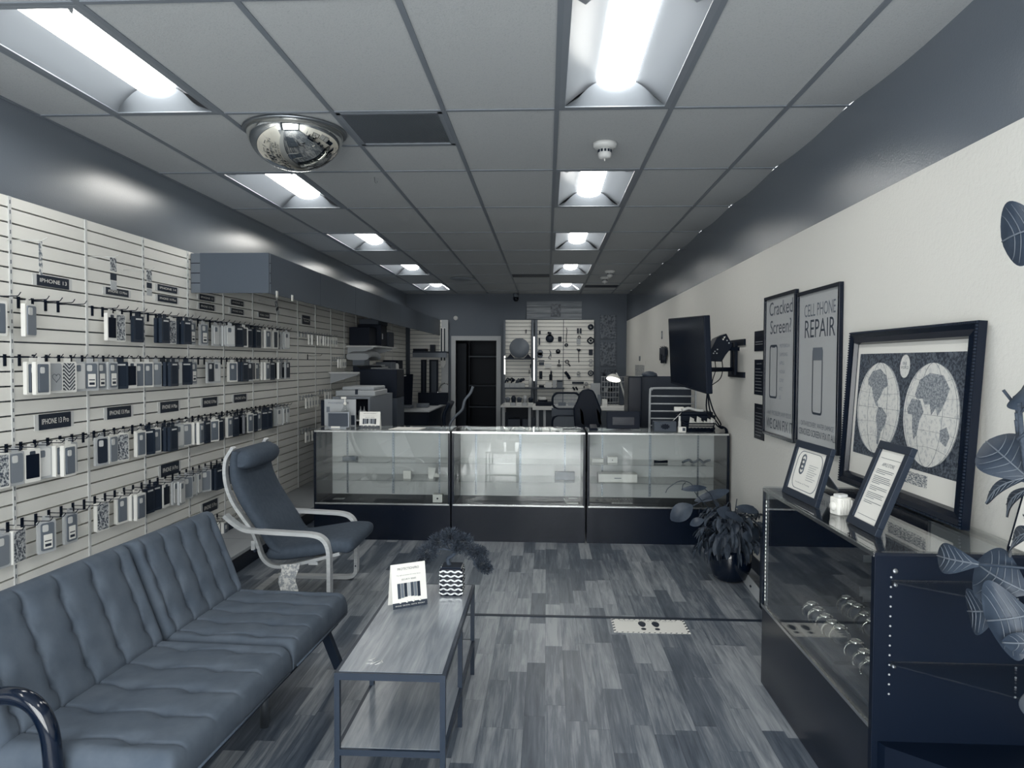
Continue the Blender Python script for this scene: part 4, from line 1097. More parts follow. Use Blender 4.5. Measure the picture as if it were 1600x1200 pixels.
m = MB().box(rx0-.002, rx0+.012, ry0+.02, ry1-.004, zg-.012, zg+.001).box(rx0-.002, rx0+.010, ry0+.004, ry1-.004, CT-.020, CT-.007).box(rx1-.012, rx1, ry0, ry1, CT-.02, CT-.007)
m.build('edge_trim', M_ALU, t)
MB().box(rx0+.0, rx1, ry0-.001, ry0+.026, CT-.016, CT-.0065).build('near_top_edge', M_NAVY, t)
m = MB().box(rx0+.010, rx0+.020, ry1-.034, ry1-.022, zg, CT-.03); m.mat(1)
z = zg+.02
while z < CT-.06: m.box(rx0+.0095, rx0+.0105, ry1-.031, ry1-.024, z, z+.010); z += .019
m.build('led_strip', [M_ALUD, M_LED], t)
m = MB().box(rx1-.034, rx1-.026, ry0+.60, ry0+.612, zg, CT-.03).box(rx1-.3, rx1-.03, ry0+.604, ry0+.608, .62, .66)
m.build('slotted_standard', M_ALUD, t)
for z_ in (.63, .79):
    MB().box(rx1-.29, rx1-.03, 2.93, 2.934, z_-.028, z_).build('shelf_bracket', M_ALUD, t)
    MB().box(rx1-.20, rx1-.03, ry0+.03, ry0+.05, z_-.02, z_).build('short_bracket', M_ALUD, t)
# wedge shelves on the near end
e = .004
for z_, fr in ((.865, (1.31, 2.135)), (.602, (1.40, 2.055))):
    s_ = MB().prism([(rx0+.05, ry0-.001), (rx0+.045, ry0-.02), fr, (1.56, fr[1]-.06), (1.56, ry0-.001)], z_, z_+.005).build('wedge_glass_shelf', M_GLASSS, t)
    MB().lathe([(0, -.016), (.006, -.016), (.006, 0), (0, 0)], 10, M=Matrix.Translation((rx0+.06, ry0, z_-.008)), axis='y').build('shelf_peg', M_ALUD, s_)
m = MB()
for x_ in (rx0+.052, rx0+.445):
    for q in range(13): m.lathe([(0, -.0025), (.0032, -.002), (.0035, 0), (0, 0)], 8, M=Matrix.Translation((x_, ry0, .50+.0315*q)), axis='y')
m.build('peg_holes', M_LGREY, t)
MB().prism([(rx0+.02, ry0-.001), (rx0+.03, ry0-.03), (1.45, 1.98), (1.56, 1.96), (1.56, ry0-.001)], .0, .345).build('end_plinth', M_NAVYM, t)
for u, v, la in ((1398, 892, 'round cam lock'), ):
    p = at(u, v, y=ry0); MB().lathe([(0, -.006), (.008, -.006), (.009, 0), (0, 0)], 14, M=Matrix.Translation((p.x, ry0, p.z)), axis='y').build('cam_lock', M_ALUD, t)
# trays and watches
DK = zg-.004
tray = thing('velvet_tray', 'dark velvet tray with watch pillows, far one in the display case', 'tray', (1.27, 2.98, DK), 'velvet trays in the watch case')
MB().box(1.115, 1.50, 2.80, 3.26, DK+.0003, DK+.022).build('tray_board', M_DARK, tray, bevel=.004)
tray2 = thing('velvet_tray', 'dark velvet tray with three watches, nearer one in the display case', 'tray', (1.27, 2.58, DK), 'velvet trays in the watch case')
MB().box(1.095, 1.50, 2.40, 2.775, DK, DK+.022).build('tray_board', M_DARK, tray2, bevel=.004)
M_WSTEEL = mat('polished_watch_steel', .95, .16, metal=1.)
def watch_proto():
    t = thing('wristwatch', '', 'watch', (0, 0, 0))
    R = []
    m = MB()                                   # bracelet: arc over the pillow, links as facets
    for q in range(22):
        a = math.radians(-25+230*q/21); r_ = .033; w = .011+.0035*math.exp(-((a-PI/2)/.5)**2)
        c, s_ = math.cos(a)*r_*1.05, math.sin(a)*r_*.95
        if abs(a-PI/2) < .33: continue
        Mq = Matrix.Translation((c, 0, s_+.03)) @ Matrix.Rotation(-a+PI/2, 4, 'Y')
        m.box(-.0032, .0032, -w, w, -.0018, .0018, M=Mq)
    m.build('bracelet', M_WSTEEL, t, bevel=.0008)
    Mt = Matrix.Translation((0, 0, .062))
    MB(Mt).lathe([(0, -.004), (.020, -.004), (.021, 0), (.0195, .005), (.0165, .0062), (.016, .004)], 28, cap=False).build('watch_case', M_WSTEEL, t)
    MB(Mt).lathe([(0, .0045), (.0165, .0045)][::-1], 28).build('dial', M_WHITE, t)
    m = MB(Mt); m.box(-.0006, .0006, -.0005, .011, .0050, .0056).box(-.0005, .008, -.0006, .0006, .0050, .0056)
    for q in range(12):
        a = 2*PI*q/12; m.cbox((.0135*math.cos(a), .0135*math.sin(a), .0052), (.0014, .0014, .0006))
    m.build('hands_and_markers', M_INK, t)
    MB(Mt).lathe([(0, -.0025), (.0022, -.0025), (.0022, .0025), (0, .0025)], 10, (.0225, 0, .0), 'x').build('crown', M_WSTEEL, t)
    MB().lathe([(0, -.022), (.022, -.022), (.0275, -.010), (.0275, .010), (.022, .022), (0, .022)], 20, (0, 0, .031), 'y').build('watch_pillow', M_DARK, t)
    return t
WP = watch_proto(); rows_ = []
for row, pts in (('left', [(1268, 958), (1278, 967), (1290, 978), (1300, 988), (1312, 996)]), ('right', [(1322, 948), (1330, 957), (1340, 962), (1350, 975), (1362, 985)]), ('near', [(1337, 1020), (1350, 1036), (1362, 1050)])):
    for i, (u, v) in enumerate(pts): rows_.append((row, i, at(u, v, z=DK+.05)))
for j, (row, i, p) in enumerate(rows_):
    pl = {'left': 'left pillow row of the far tray', 'right': 'right pillow row of the far tray', 'near': 'near tray'}[row]
    x_ = min(p.x, 1.46)
    wq = dup(WP, (x_, p.y, DK+.022), (0, 0, math.radians(-18) + random.uniform(-.15, .15)), 'steel wristwatch, %s from the far end of the %s' % (ORD[i], pl), 'wristwatches in the display case', first=(j == 0)); wq.scale = (1.15, 1.15, 1.15)

# frames standing on the case
def quad_frame(name, bl, br, tl, border, depth, label, content, mt=M_DARK, cat='picture frame'):
    """upright frame from three real corners; local x,y in metres from bottom left"""
    bl, br, tl = Vector(bl), Vector(br), Vector(tl)
    w, h = (br-bl).length, (tl-bl).length
    M = basis(bl, br-bl, tl-bl)
    t = thing(name, label, cat, tuple((bl+br)/2))
    m = MB(M)
    for x0, x1, y0, y1 in ((0, w, 0, border), (0, w, h-border, h), (0, border, border, h-border), (w-border, w, border, h-border)):
        m.box(x0, x1, y0, y1, -depth, 0)
    m.build('frame', mt, t, bevel=.002)
    MB(M).box(border*.9, w-border*.9, border*.9, h-border*.9, -depth*.8, -depth*.4).build('document', M_WHITE, t)
    content(M @ Matrix.Translation((0, 0, -depth*.4+.0006)), w, h, border, t)
    return t, M, w, h
def cert(M, w, h, b, t):
    m = MB(M); iw, ih = w-2*b, h-2*b; cx_, cy_ = w/2, h/2
    o = rrect(iw*.86, ih*.9, iw*.16, 6, cx_, cy_); o2 = rrect(iw*.82, ih*.87, iw*.15, 6, cx_, cy_)
    m.add([(x, y, 0) for x, y in o]+[(x, y, 0) for x, y in o2], [(i, (i+1) % len(o), (i+1) % len(o)+len(o), i+len(o)) for i in range(len(o))])
    for q in range(3): 
        yy = cy_+ih*(.25-.11*q); m.lathe([(iw*.055, 0), (iw*.085, 0), (iw*.085, .0006), (iw*.055, .0006)], 18, (cx_-iw*.2, yy, 0), cap=False)
    for q in range(8): m.box(cx_+iw*.02, cx_+iw*(.32-.05*(q % 3)), cy_+ih*(.16-.05*q), cy_+ih*(.16-.05*q)+ih*.008, 0, .0004)
    m.text('Certificate of Training', ih*.04, Matrix.Translation((cx_-iw*.05, cy_-ih*.30, 0)), width=iw*.5)
    m.build('printed_certificate', M_INKM, t)
def letter(M, w, h, b, t):
    m = MB(M); iw, ih = w-2*b, h-2*b; cx_, cy_ = w/2, h/2
    m.text('APPLE STORE', ih*.07, Matrix.Translation((cx_, cy_+ih*.30, 0)), width=iw*.5)
    rn = random.Random(3); yy = .22
    for blk in (3, 5, 3, 4, 2):
        for q in range(blk):
            m.box(cx_-iw*.38, cx_+iw*(.36-rn.uniform(0, .12)-(0 if q < blk-1 else .3)), cy_+ih*yy, cy_+ih*(yy+.007), 0, .0004); yy -= .024
        yy -= .022
    m.box(cx_-iw*.40, cx_+iw*.40, cy_+ih*.385, cy_+ih*.39, 0, .0004).box(cx_-iw*.4, cx_+iw*.4, cy_-ih*.43, cy_-ih*.425, 0, .0004)
    m.build('printed_letter', M_INKM, t)
bl, br = at(1221, 768, z=CT+.001), at(1273, 793, z=CT+.001)
tl = at(1244, 686, y=bl.y+.01)
ft, FM, fw_, fh_ = quad_frame('framed_certificate', bl, br, tl, .032, .02, 'dark framed certificate with rounded border on the display case', cert)
m = MB(FM); m.add([(fw_*.42, fh_*.75, -.021), (fw_*.58, fh_*.75, -.021), (fw_*.66, .085, -.14), (fw_*.34, .085, -.14), (fw_*.42, fh_*.75, -.024), (fw_*.58, fh_*.75, -.024), (fw_*.66, .087, -.143), (fw_*.34, .087, -.143)],
          [(0, 1, 2, 3), (7, 6, 5, 4), (0, 3, 7, 4), (1, 0, 4, 5), (2, 1, 5, 6), (3, 2, 6, 7)]); m.build('easel_back', M_MIDD, ft)
bl, br = at(1321, 814, z=CT+.001), at(1366, 838, z=CT+.001); tl = at(1373, 687, y=bl.y+.01)
ft, FM, fw_, fh_ = quad_frame('framed_letter', bl, br, tl, .030, .022, 'taller dark framed typed letter leaning before the map', letter)
# white ceramic cube ornament
p = at(1309, 803, z=CT)
t = thing('ceramic_ornament', 'small white ribbed ornament box between the two standing frames', 'ornament', (p.x, p.y, CT))
M = Matrix.Translation((p.x+.01, p.y, CT)) @ Matrix.Rotation(.3, 4, 'Z')
MB(M).prism(rrect(.062, .062, .014, 4), 0, .068).build('body', M_WHITE, t, bevel=.004)
m = MB(M)
for q in range(5): m.tube([(-.024+q*.012, -.033, .006), (-.024+q*.012, -.033, .06)], .003, 6)
m.lathe([(0, -.006), (.016, -.005), (.02, 0), (.016, .004), (0, .005)], 16, (-.034, 0, .034), 'x').build('ribs', M_WHITE, t)
MB(M).prism(rrect(.045, .04, .01, 4), .066, .08).build('lid', M_OFFW, t, bevel=.003)

# framed antique world map leaning on the wall, standing on the case
mb0, mb1 = 3.72, 2.655
M = basis((1.515, mb0, CT+.001), (0, -1, 0), (.045, 0, .745)); MW, MH = mb0-mb1+.02, .752
mp = thing('world_map_picture', 'large black framed antique double hemisphere world map above the display case', 'picture', (1.515, (mb0+mb1)/2, CT))
prof_ = [(0, 0, 0), (0, 0, .030), (.012, .012, .036), (.03, .03, .026), (.055, .055, .030), (.062, .062, .012), (.062, .062, 0)]
R = []
for ins, _, z_ in prof_: R.append([(ins, ins, z_), (MW-ins, ins, z_), (MW-ins, MH-ins, z_), (ins, MH-ins, z_)])
MB(M).rings(R, cap=False, smooth=False).build('moulded_frame', M_NAVY, mp)
m = MB(M)
for s_ in range(4):
    (ax, ay), (bx, by) = [((0, .006), (MW, .006)), ((MW-.006, 0), (MW-.006, MH)), ((MW, MH-.006), (0, MH-.006)), ((.006, MH), (.006, 0))][s_]
    n_ = int(math.hypot(bx-ax, by-ay)/.012)
    for q in range(n_):
        x_, y_ = ax+(bx-ax)*(q+.5)/n_, ay+(by-ay)*(q+.5)/n_; m.cbox((x_, y_, .033), (.007, .007, .008))
m.build('beaded_edge', M_DARK, mp)
MB(M).box(.06, MW-.06, .06, MH-.06, .0, .008).build('mount_board', M_WHITE, mp)
f_ = .078; px0, px1, pyb, pyt = f_+.012, MW-f_-.012, f_+.008, MH-f_-.03
MB(M).box(px0, px1, pyb+.075, pyt, .008, .0088).build('damask_ground', M_DAMASK, mp)
def ell(cx_, cy_, rx, ry, n=48): return [(cx_+rx*math.cos(2*PI*i/n), cy_+ry*math.sin(2*PI*i/n)) for i in range(n)]
pw = px1-px0; pcy = (pyb+.075+pyt)/2-.01; HR = pw*.232
hx1, hx2 = px0+pw*.248, px0+pw*.752
def norm_poly(m, cx_, cy_, R_, pts, z0=.0102, z1=.0106): m.prism([(cx_+R_*x, cy_+R_*y) for x, y in pts], z0, z1)
for cx_, nm_ in ((hx1, 'western_hemisphere'), (hx2, 'eastern_hemisphere')):
    h_ = MB(M).prism(ell(cx_, pcy, HR, HR), .0088, .0102); o_ = h_.build(nm_, M_MAPL, mp)
    m = MB(M)
    if cx_ == hx1:
        norm_poly(m, cx_, pcy, HR, [(-.55, .62), (-.35, .80), (0, .86), (.30, .72), (.42, .50), (.22, .42), (.12, .26), (-.02, .14), (.05, .02), (-.06, .04), (-.22, .22), (-.34, .44), (-.52, .50)])
        norm_poly(m, cx_, pcy, HR, [(.05, .02), (.22, .02), (.48, -.14), (.42, -.34), (.26, -.52), (.18, -.80), (.10, -.78), (.08, -.48), (-.02, -.20)])
    else:
        norm_poly(m, cx_, pcy, HR, [(-.60, .36), (-.45, .66), (-.1, .80), (.38, .76), (.62, .52), (.52, .30), (.38, .10), (.28, .0), (.20, .14), (.06, .0), (-.02, .20), (-.2, .18), (-.3, .30), (-.5, .28)])
        norm_poly(m, cx_, pcy, HR, [(-.86, .06), (-.70, .28), (-.38, .26), (-.22, .04), (-.34, -.12), (-.42, -.44), (-.52, -.52), (-.60, -.30), (-.64, -.04), (-.80, -.04)])
        norm_poly(m, cx_, pcy, HR, [(.40, -.26), (.62, -.18), (.74, -.36), (.64, -.54), (.44, -.46)])
    m.build('continents', M_MAPC, o_)
    m = MB(M)
    for rr in (.997, .93, .45): 
        e_ = ell(cx_, pcy, HR*rr, HR); m.tube([(x, y, .0104) for x, y in e_+[e_[0]]], .0008, 4)
    m.tube([(cx_-HR, pcy, .0104), (cx_+HR, pcy, .0104)], .0008, 4)
    for q in (.35, -.35, .7, -.7):
        c_ = math.sqrt(1-q*q); m.tube([(cx_+HR*c_*s_/8, pcy+HR*q*(1-.12*(1-(s_/8)**2)), .0104) for s_ in range(-8, 9)], .0006, 4)
    m.build('graticule_lines', M_INKM, o_)
MB(M).prism(ell((px0+px1)/2, pyt-.058, .042, .050), .0102, .0112).build('title_cartouche', M_MAPL, mp)
m = MB(M); m.text('THE\nWORLD', .018, Matrix.Translation(((px0+px1)/2, pyt-.055, .0114))); m.build('title_lettering', M_INKM, mp)
MB(M).prism(ell((px0+px1)/2-.13, pyb+.10, .042, .052), .0112, .0122).build('seal_cartouche', M_MAPL, mp)
MB(M).prism(ell((px0+px1)/2-.13, pyb+.10, .018, .026), .0122, .0126).build('seal_emblem', M_MAPC, mp)
MB(M).box((px0+px1)/2-.07, (px0+px1)/2+.25, pyb+.012, pyb+.062, .0086, .0089).build('text_block', M_TEXTBLK, mp)

# two tall repair posters
def poster(y0, y1, z0, z1, label, fn):
    M = basis((XR-.002, y0, z0), (0, -1, 0), (0, 0, 1)); w, h = y0-y1, z1-z0; b = .022
    t = thing('repair_poster', label, 'poster', (XR, (y0+y1)/2, z0)); m = MB(M)
    for a0, a1, b0, b1 in ((0, w, 0, b), (0, w, h-b, h), (0, b, b, h-b), (w-b, w, b, h-b)): m.box(a0, a1, b0, b1, 0, .024)
    m.build('frame', M_NAVY, t, bevel=.002); MB(M).box(b*.8, w-b*.8, b*.8, h-b*.8, .004, .010).build('poster_sheet', mat('grey_poster_paper', .74, .25), t)
    fn(M @ Matrix.Translation((0, 0, .0106)), w, h, t)
def phone_outline(m, cx_, cy_, w, h, lw):
    o = rrect(w, h, w*.16, 4, cx_, cy_); i_ = rrect(w-2*lw, h-2*lw, w*.12, 4, cx_, cy_); n = len(o)
    m.add([(x, y, 0) for x, y in o]+[(x, y, 0) for x, y in i_], [(q, (q+1) % n, (q+1) % n+n, q+n) for q in range(n)])
INK1 = mat('poster_ink', .22, .6); INK2 = mat('poster_light_ink', .50, .6)
def fnA(M, w, h, t):
    m = MB(M); m.text('Cracked\nScreen?', h*.138, Matrix.Translation((w*.51, h*.835, 0)), width=w*.74, spacing=.95); m.text('WE CAN FIX IT', h*.105, Matrix.Translation((w*.51, h*.085, 0)), width=w*.84); m.build('headline_lettering', INK1, t)
    m = MB(M); phone_outline(m, w*.30, h*.46, w*.26, h*.38, w*.022); m.box(w*.25, w*.35, h*.63, h*.642, 0, .0004); m.build('phone_drawing', M_MIDD, t)
    m = MB(M); m.text('MOTOROLA\nSAMSUNG\nAPPLE\nNOKIA\nSONY\nHTC\nLG', h*.036, Matrix.Translation((w*.50, h*.46, 0)), align='LEFT', spacing=1.65); m.text('ANY PROBLEM, ANY ISSUE', h*.045, Matrix.Translation((w*.5, h*.165, 0)), width=w*.76); m.build('small_lettering', INK2, t)
def fnB(M, w, h, t):
    m = MB(M); m.text('REPAIR', h*.165, Matrix.Translation((w*.52, h*.745, 0)), width=w*.70); m.text('CRACKED SCREEN? FIX IT ALL', h*.060, Matrix.Translation((w*.5, h*.085, 0)), width=w*.86); m.build('headline_lettering', INK1, t)
    m = MB(M); m.text('CELL PHONE', h*.115, Matrix.Translation((w*.52, h*.865, 0)), width=w*.72); m.text('DATA RECOVERY, WATER DAMAGE', h*.045, Matrix.Translation((w*.5, h*.14, 0)), width=w*.76); m.build('small_lettering', M_INKM, t)
    m = MB(M); phone_outline(m, w*.50, h*.42, w*.24, h*.42, w*.020); m.mat(1).box(w*.39, w*.61, h*.55, h*.63, 0, .0005); m.build('phone_drawing', [M_MIDD, M_MID], t)
poster(5.25, 4.60, 1.055, 2.025, 'black framed poster reading Cracked Screen, left of the pair', fnA)
poster(4.575, 3.915, 1.065, 1.995, 'black framed poster reading Cell Phone Repair, right of the pair', fnB)
# three small dark notices
for i, (v0, v1, lb) in enumerate(((518, 549, 'small black notice on the right wall, topmost of three'), (562, 616, 'tall black hours notice, middle of three on the right wall'), (630, 684, 'tall black notice, lowest of three on the right wall'))):
    a = at(1180, v0, x=XR); b = at(1194.5, v1, x=XR); w = a.y-b.y; h = a.z-at(1180, v1, x=XR).z
    M = basis((XR-.001, a.y, a.z-h), (0, -1, 0), (0, 0, 1)); t = thing('posted_notice', lb, 'notice', (XR, a.y-w/2, a.z-h), 'black notices on the right wall')
    MB(M).box(0, w, 0, h, 0, .004).build('notice_card', M_NAVYM, t)
    m = MB(M); rn = random.Random(i); n_ = (2, 9, 9)[i]
    for q in range(n_):
        if i == 0: m.box(w*.12, w*.88, h*(.33+.12*q), h*(.35+.12*q), .004, .0044)
        elif q == 0: m.text(('', 'HOURS', 'POLICY')[i], h*.05, Matrix.Translation((w*.5, h*.88, .0045)), width=w*.5)
        else: m.box(w*.12, w*(.5+rn.uniform(.1, .38)), h*(.82-.09*q), h*(.82-.09*q)+h*.012, .004, .0044)
    m.build('printed_lines', M_LGREY, t)
# small price placard at the right edge
a = at(1586, 790, y=2.2); M = basis(at(1577, 853, x=1.50), (0, -1, .0), (.25, 0, 1))
t = thing('price_placard', 'white price placard behind the fig leaves at the right frame edge', 'placard', tuple(M.translation))
MB(M).box(0, .14, 0, .19, -.004, 0).build('card', M_WHITE, t)
m = MB(M @ Matrix.Translation((0, 0, .001))); m.text('$4', .05, Matrix.Translation((.045, .12, 0))); m.box(.02, .09, .155, .160, 0, .0004); m.build('lettering', M_INK, t)
MB(M).box(-.006, 0, -.03, .19, -.006, .002).build('stand_edge', M_NAVYM, t)

# ============================================================ TELEVISION, WALL SPEAKER
tv = thing('television', 'flat black television on a wall arm, turned away over the right counter', 'television', (1.1, 5.55, 1.35))
c = [at(1043, 498, y=6.22), at(1097, 491, y=5.12), at(1104, 616, y=5.12), at(1048, 599, y=6.22)]
tl_, tr_, br_, bl_ = c
M = basis(bl_, br_-bl_, tl_-bl_); w_, h_ = (br_-bl_).length, (tl_-bl_).length
MB(M).box(0, w_, 0, h_, -.045, 0).build('shell', M_NAVYM, tv, bevel=.006)
MB(M).box(.012, w_-.012, .02, h_-.012, .0, .002).build('screen', M_BLACKG, tv)
MB(M).box(w_*.2, w_*.8, h_*.15, h_*.75, -.085, -.045).build('rear_housing', M_NAVYM, tv, bevel=.01)
mid = M @ Vector((w_*.5, h_*.5, -.085))
az = 1.505; m = MB(); m.bar((mid.x, mid.y, az), (1.40, 5.95, az), .05, .035).bar((1.40, 5.95, az), (1.53, 6.10, az), .05, .035)
m.build('swing_arm', M_NAVYM, tv)
a = at(1160, 534, x=XR); b = at(1141, 585, x=XR)
m = MB().box(XR-.015, XR, a.y-.10, b.y+.05, a.z-.03, a.z+.02).box(XR-.015, XR, a.y-.10, b.y+.02, b.z-.02, b.z+.025).box(XR-.03, XR-.005, a.y+.12, a.y+.17, b.z, a.z).box(XR-.03, XR-.005, a.y+.22, a.y+.26, b.z, a.z)
m.build('wall_plate', M_NAVYM, tv)
# dark angled speaker with a triangle badge
S = [at(1104, 560, y=5.85), at(1120, 528, y=5.85), at(1135, 521, y=5.85), at(1145, 540, y=5.85), at(1133, 556, y=5.85), at(1128, 565, y=5.85), at(1104, 564, y=5.85)]
t = thing('angled_speaker', 'black angular speaker with white triangle hung beside the television', 'speaker', (1.42, 5.9, 1.5))
fr = [tuple(p) for p in S]; bk = [(p.x+.02, p.y+.26, p.z) for p in S]; n = len(S)
MB().add(fr+bk, [tuple(range(n))[::-1], tuple(range(n, 2*n))]+[(i, (i+1) % n, n+(i+1) % n, n+i) for i in range(n)]).build('cabinet', M_NAVYM, t, bevel=.004)
tri = [at(1127, 527.5, y=5.846), at(1134, 525.5, y=5.846), at(1130, 532, y=5.846)]
MB().add([tuple(p) for p in tri], [(0, 1, 2), (2, 1, 0)]).build('triangle_badge', M_WHITE, t)
m = MB()
for u, v in ((1117, 549), (1120, 552), (1136, 532), (1139, 536), (1115, 552), (1121, 546)):
    p = at(u, v, y=5.85); m.lathe([(0, -.002), (.006, -.002), (.006, 0), (0, 0)], 8, M=Matrix.Translation((p.x, p.y, p.z)), axis='y')
m.build('screws', M_LGREY, t)
m = MB()
for u0, u1 in ((1110, 1109), (1117, 1114), (1128, 1125)):
    m.tube(smooth_path([at(u0, 562, y=5.86), at(u0+1, 578, y=5.86), at(u1, 592, y=5.88), at(1112, 602, y=5.9)], 4), .004, 5)
m.build('cables', M_NAVYM, t)
m = MB().bar(at(1140, 545, y=5.95), (XR, 6.0, at(1140, 545, y=5.95).z), .03); m.build('bracket', M_NAVYM, t)

# key rack, calendar, small note on the right wall
a = at(1034, 523, x=XR-.004)
t = thing('small_note', 'tiny pinned note on the right wall left of the television', 'note', tuple(a))
MB().box(XR-.004, XR-.001, a.y-.05, a.y+.05, a.z-.06, a.z+.05).build('card', M_MID, t)
MB().box(XR-.005, XR-.004, a.y-.03, a.y+.03, a.z-.03, a.z+.03).build('print', M_LGREY, t)
a = at(1037, 555, x=XR-.03)
for i in range(9):
    y = a.y+.22-i*.05; z = a.z+.11-.01*(i % 3); rn = random.Random(i)
    m = MB().tube([(XR-.006, y, z), (XR-.035, y, z), (XR-.04, y, z+.015)], .004, 5)
    m.box(XR-.05, XR-.012, y-.02, y+.02, z-.06-rn.uniform(0, .14), z-.01).tube([(XR-.03, y, z-.05), (XR-.03, y+.01, z-.20)], .006, 5)
    solo('hanging_keys', m, (M_DARK, M_MIDD, M_NAVYM)[i % 3], 'dark keys and fobs hanging left of the television, %s along' % ORD[i], 'keys', 'keys hanging on the right wall')
a = at(992, 564, x=XR-.003); b = at(1008, 592, x=XR-.003)
t = thing('paper_calendar', 'white wall calendar with a printed month grid near the back corner', 'calendar', (XR, (a.y+b.y)/2, b.z))
MB().box(XR-.006, XR-.001, b.y, a.y, b.z, a.z).build('sheet', M_WHITE, t)
MB().box(XR-.0075, XR-.006, b.y+.08, a.y-.08, b.z+.03, b.z+.22).build('printed_grid', M_TEXTBLK, t)
MB().box(XR-.012, XR-.001, (a.y+b.y)/2-.06, (a.y+b.y)/2+.06, a.z, a.z+.08).build('clip', M_MID, t)

# ============================================================ POTTED PLANT IN THE CORNER
def leaf_geo(m, base, tip, width, sag=.0, side=None, fold=.18, seg=7, veins=None, thick=.0012, shape=1.0, wav=.02):
    base, tip = Vector(base), Vector(tip); d = tip-base; L_ = d.length
    if side is None: side = d.cross(Vector((0, 0, 1)))
    side = Vector(side)
    if side.length < 1e-6: side = Vector((1, 0, 0))
    side = (side - d*(side.dot(d)/d.dot(d))).normalized(); up = side.cross(d).normalized()
    if up.z < 0: up = -up
    C = []; vs = []; NX = 4
    for i in range(seg+1):
        t_ = i/seg; w = width/2*(math.sin(PI*min(1, max(0, t_**shape*.96+.02)))**.7)
        c_ = base+d*t_+up*(sag*math.sin(PI*t_)); C.append((c_, w))
        for j in range(-NX, NX+1):
            q = j/NX; vs.append(c_+side*w*q+up*(fold*w*abs(q)+wav*w*math.sin(9*t_+j)))
    n = 2*NX+1; k = len(vs); vs2 = vs+[v-up*thick for v in vs]; fs = []
    for i in range(seg):
        for j in range(n-1):
            a_ = i*n+j; fs.append((a_, a_+1, a_+n+1, a_+n)); fs.append((k+a_, k+a_+n, k+a_+n+1, k+a_+1))
    m.add(vs2, fs, True)
    if veins is not None:
        veins.tube([c_+up*.0015 for c_, w in C], .0022, 5)
        def PT(t_, q):
            t_ = min(.97, t_); w = width/2*(math.sin(PI*min(1, max(0, t_**shape*.96+.02)))**.7)
            return base+d*t_+up*(sag*math.sin(PI*t_)+fold*w*abs(q)+.0016)+side*w*q
        for t_ in (.10, .24, .38, .52, .66):
            for s_ in (-1, 1):
                veins.tube([PT(t_+.16*q**1.5, s_*q*.9) for q in (0, .25, .5, .75, 1)], [.0013, .0012, .001, .0008, .0005], 4)
pc = at(1148, 908, z=0); pc = Vector((1.33, 5.22, 0))
pl = thing('potted_peace_lily', 'drooping bushy leafy plant in a round black pot by the right counter', 'potted plant', tuple(pc))
MB().lathe([(0, 0), (.085, 0), (.12, .02), (.145, .10), (.145, .20), (.135, .225), (.125, .225), (.125, .19), (0, .19)], 32, tuple(pc)).build('pot', M_BLACKG, pl)
MB().lathe([(0, .19), (.126, .19), (.126, .20), (0, .205)], 24, tuple(pc)).build('soil', M_SOIL, pl)
m = MB(); st = MB(); rn = random.Random(11); cro = pc+Vector((0, 0, .40))
for i in range(330):
    a = rn.uniform(0, 2*PI); r0 = rn.uniform(.03, .20); z0 = cro.z+rn.uniform(-.14, .10)
    b = Vector((pc.x+r0*math.cos(a), pc.y+r0*math.sin(a)*.9, z0))
    drop = rn.uniform(.05, .17); out = rn.uniform(.02, .10)
    if z0 > cro.z: drop *= rn.uniform(-.2, .9)
    tip = b+Vector((math.cos(a)*out, math.sin(a)*out, -drop))
    if tip.x > 1.55: tip.x = 1.55
    if tip.y > 6.15: continue
    leaf_geo(m, b, tip, rn.uniform(.022, .05), sag=rn.uniform(0, .03), side=(-math.sin(a)+rn.uniform(-.4, .4), math.cos(a)+rn.uniform(-.4, .4), rn.uniform(-.3, .3)), seg=5, fold=.35)
    if i % 9 == 0: st.tube(smooth_path([pc+Vector((0, 0, .19)), (pc+b)/2+Vector((0, 0, .12)), b], 4), .003, 5)
m.build('drooping_leaves', M_LEAF, pl); 
def yl(u, v, y): return at(u, v, y=y)
big = [((1082, 790), (1048, 812), .13, 5.1), ((1085, 783), (1140, 766), .07, 5.2), ((1150, 792), (1185, 800), .06, 5.05), ((1130, 800), (1162, 815), .05, 5.0),
       ((1100, 812), (1078, 820), .06, 5.0), ((1168, 820), (1184, 850), .11, 5.1), ((1150, 800), (1178, 792), .05, 5.2), ((1120, 797), (1142, 806), .09, 5.0), ((1160, 835), (1176, 842), .08, 5.0), ((1065, 765), (1104, 762), .045, 5.0), ((1100, 825), (1105, 880), .09, 4.98), ((1128, 840), (1126, 885), .08, 4.96)]
for i, (a, b, w, y) in enumerate(big):
    m = MB(); v = MB(); A, B = yl(*a, y), yl(*b, y+.02)
    if B.x > 1.55: B.x = 1.55
    leaf_geo(m, A, B, w, sag=.015, side=(0, .35, 1), fold=.12, seg=8)
    m.build('leaf', M_LEAF2, pl)
    if i < 5 or i == 9: st.tube(smooth_path([pc+Vector((0, 0, .2)), (A+pc)/2+Vector((.02, 0, .3)), A], 5), .0035, 5)
st.tube(smooth_path([cro+Vector((-.05, 0, 0)), yl(1090, 775, 5.1), yl(1080, 756, 5.05), yl(1062, 752, 5.0), yl(1045, 762, 5.0), yl(1040, 770, 5.0)], 5), .0028, 5)
st.tube(smooth_path([yl(1066, 765, 5.0), yl(1067, 758, 5.0), yl(1071, 754, 5.02)], 4), .003, 5)
st.build('stems', M_LEAF2, pl)
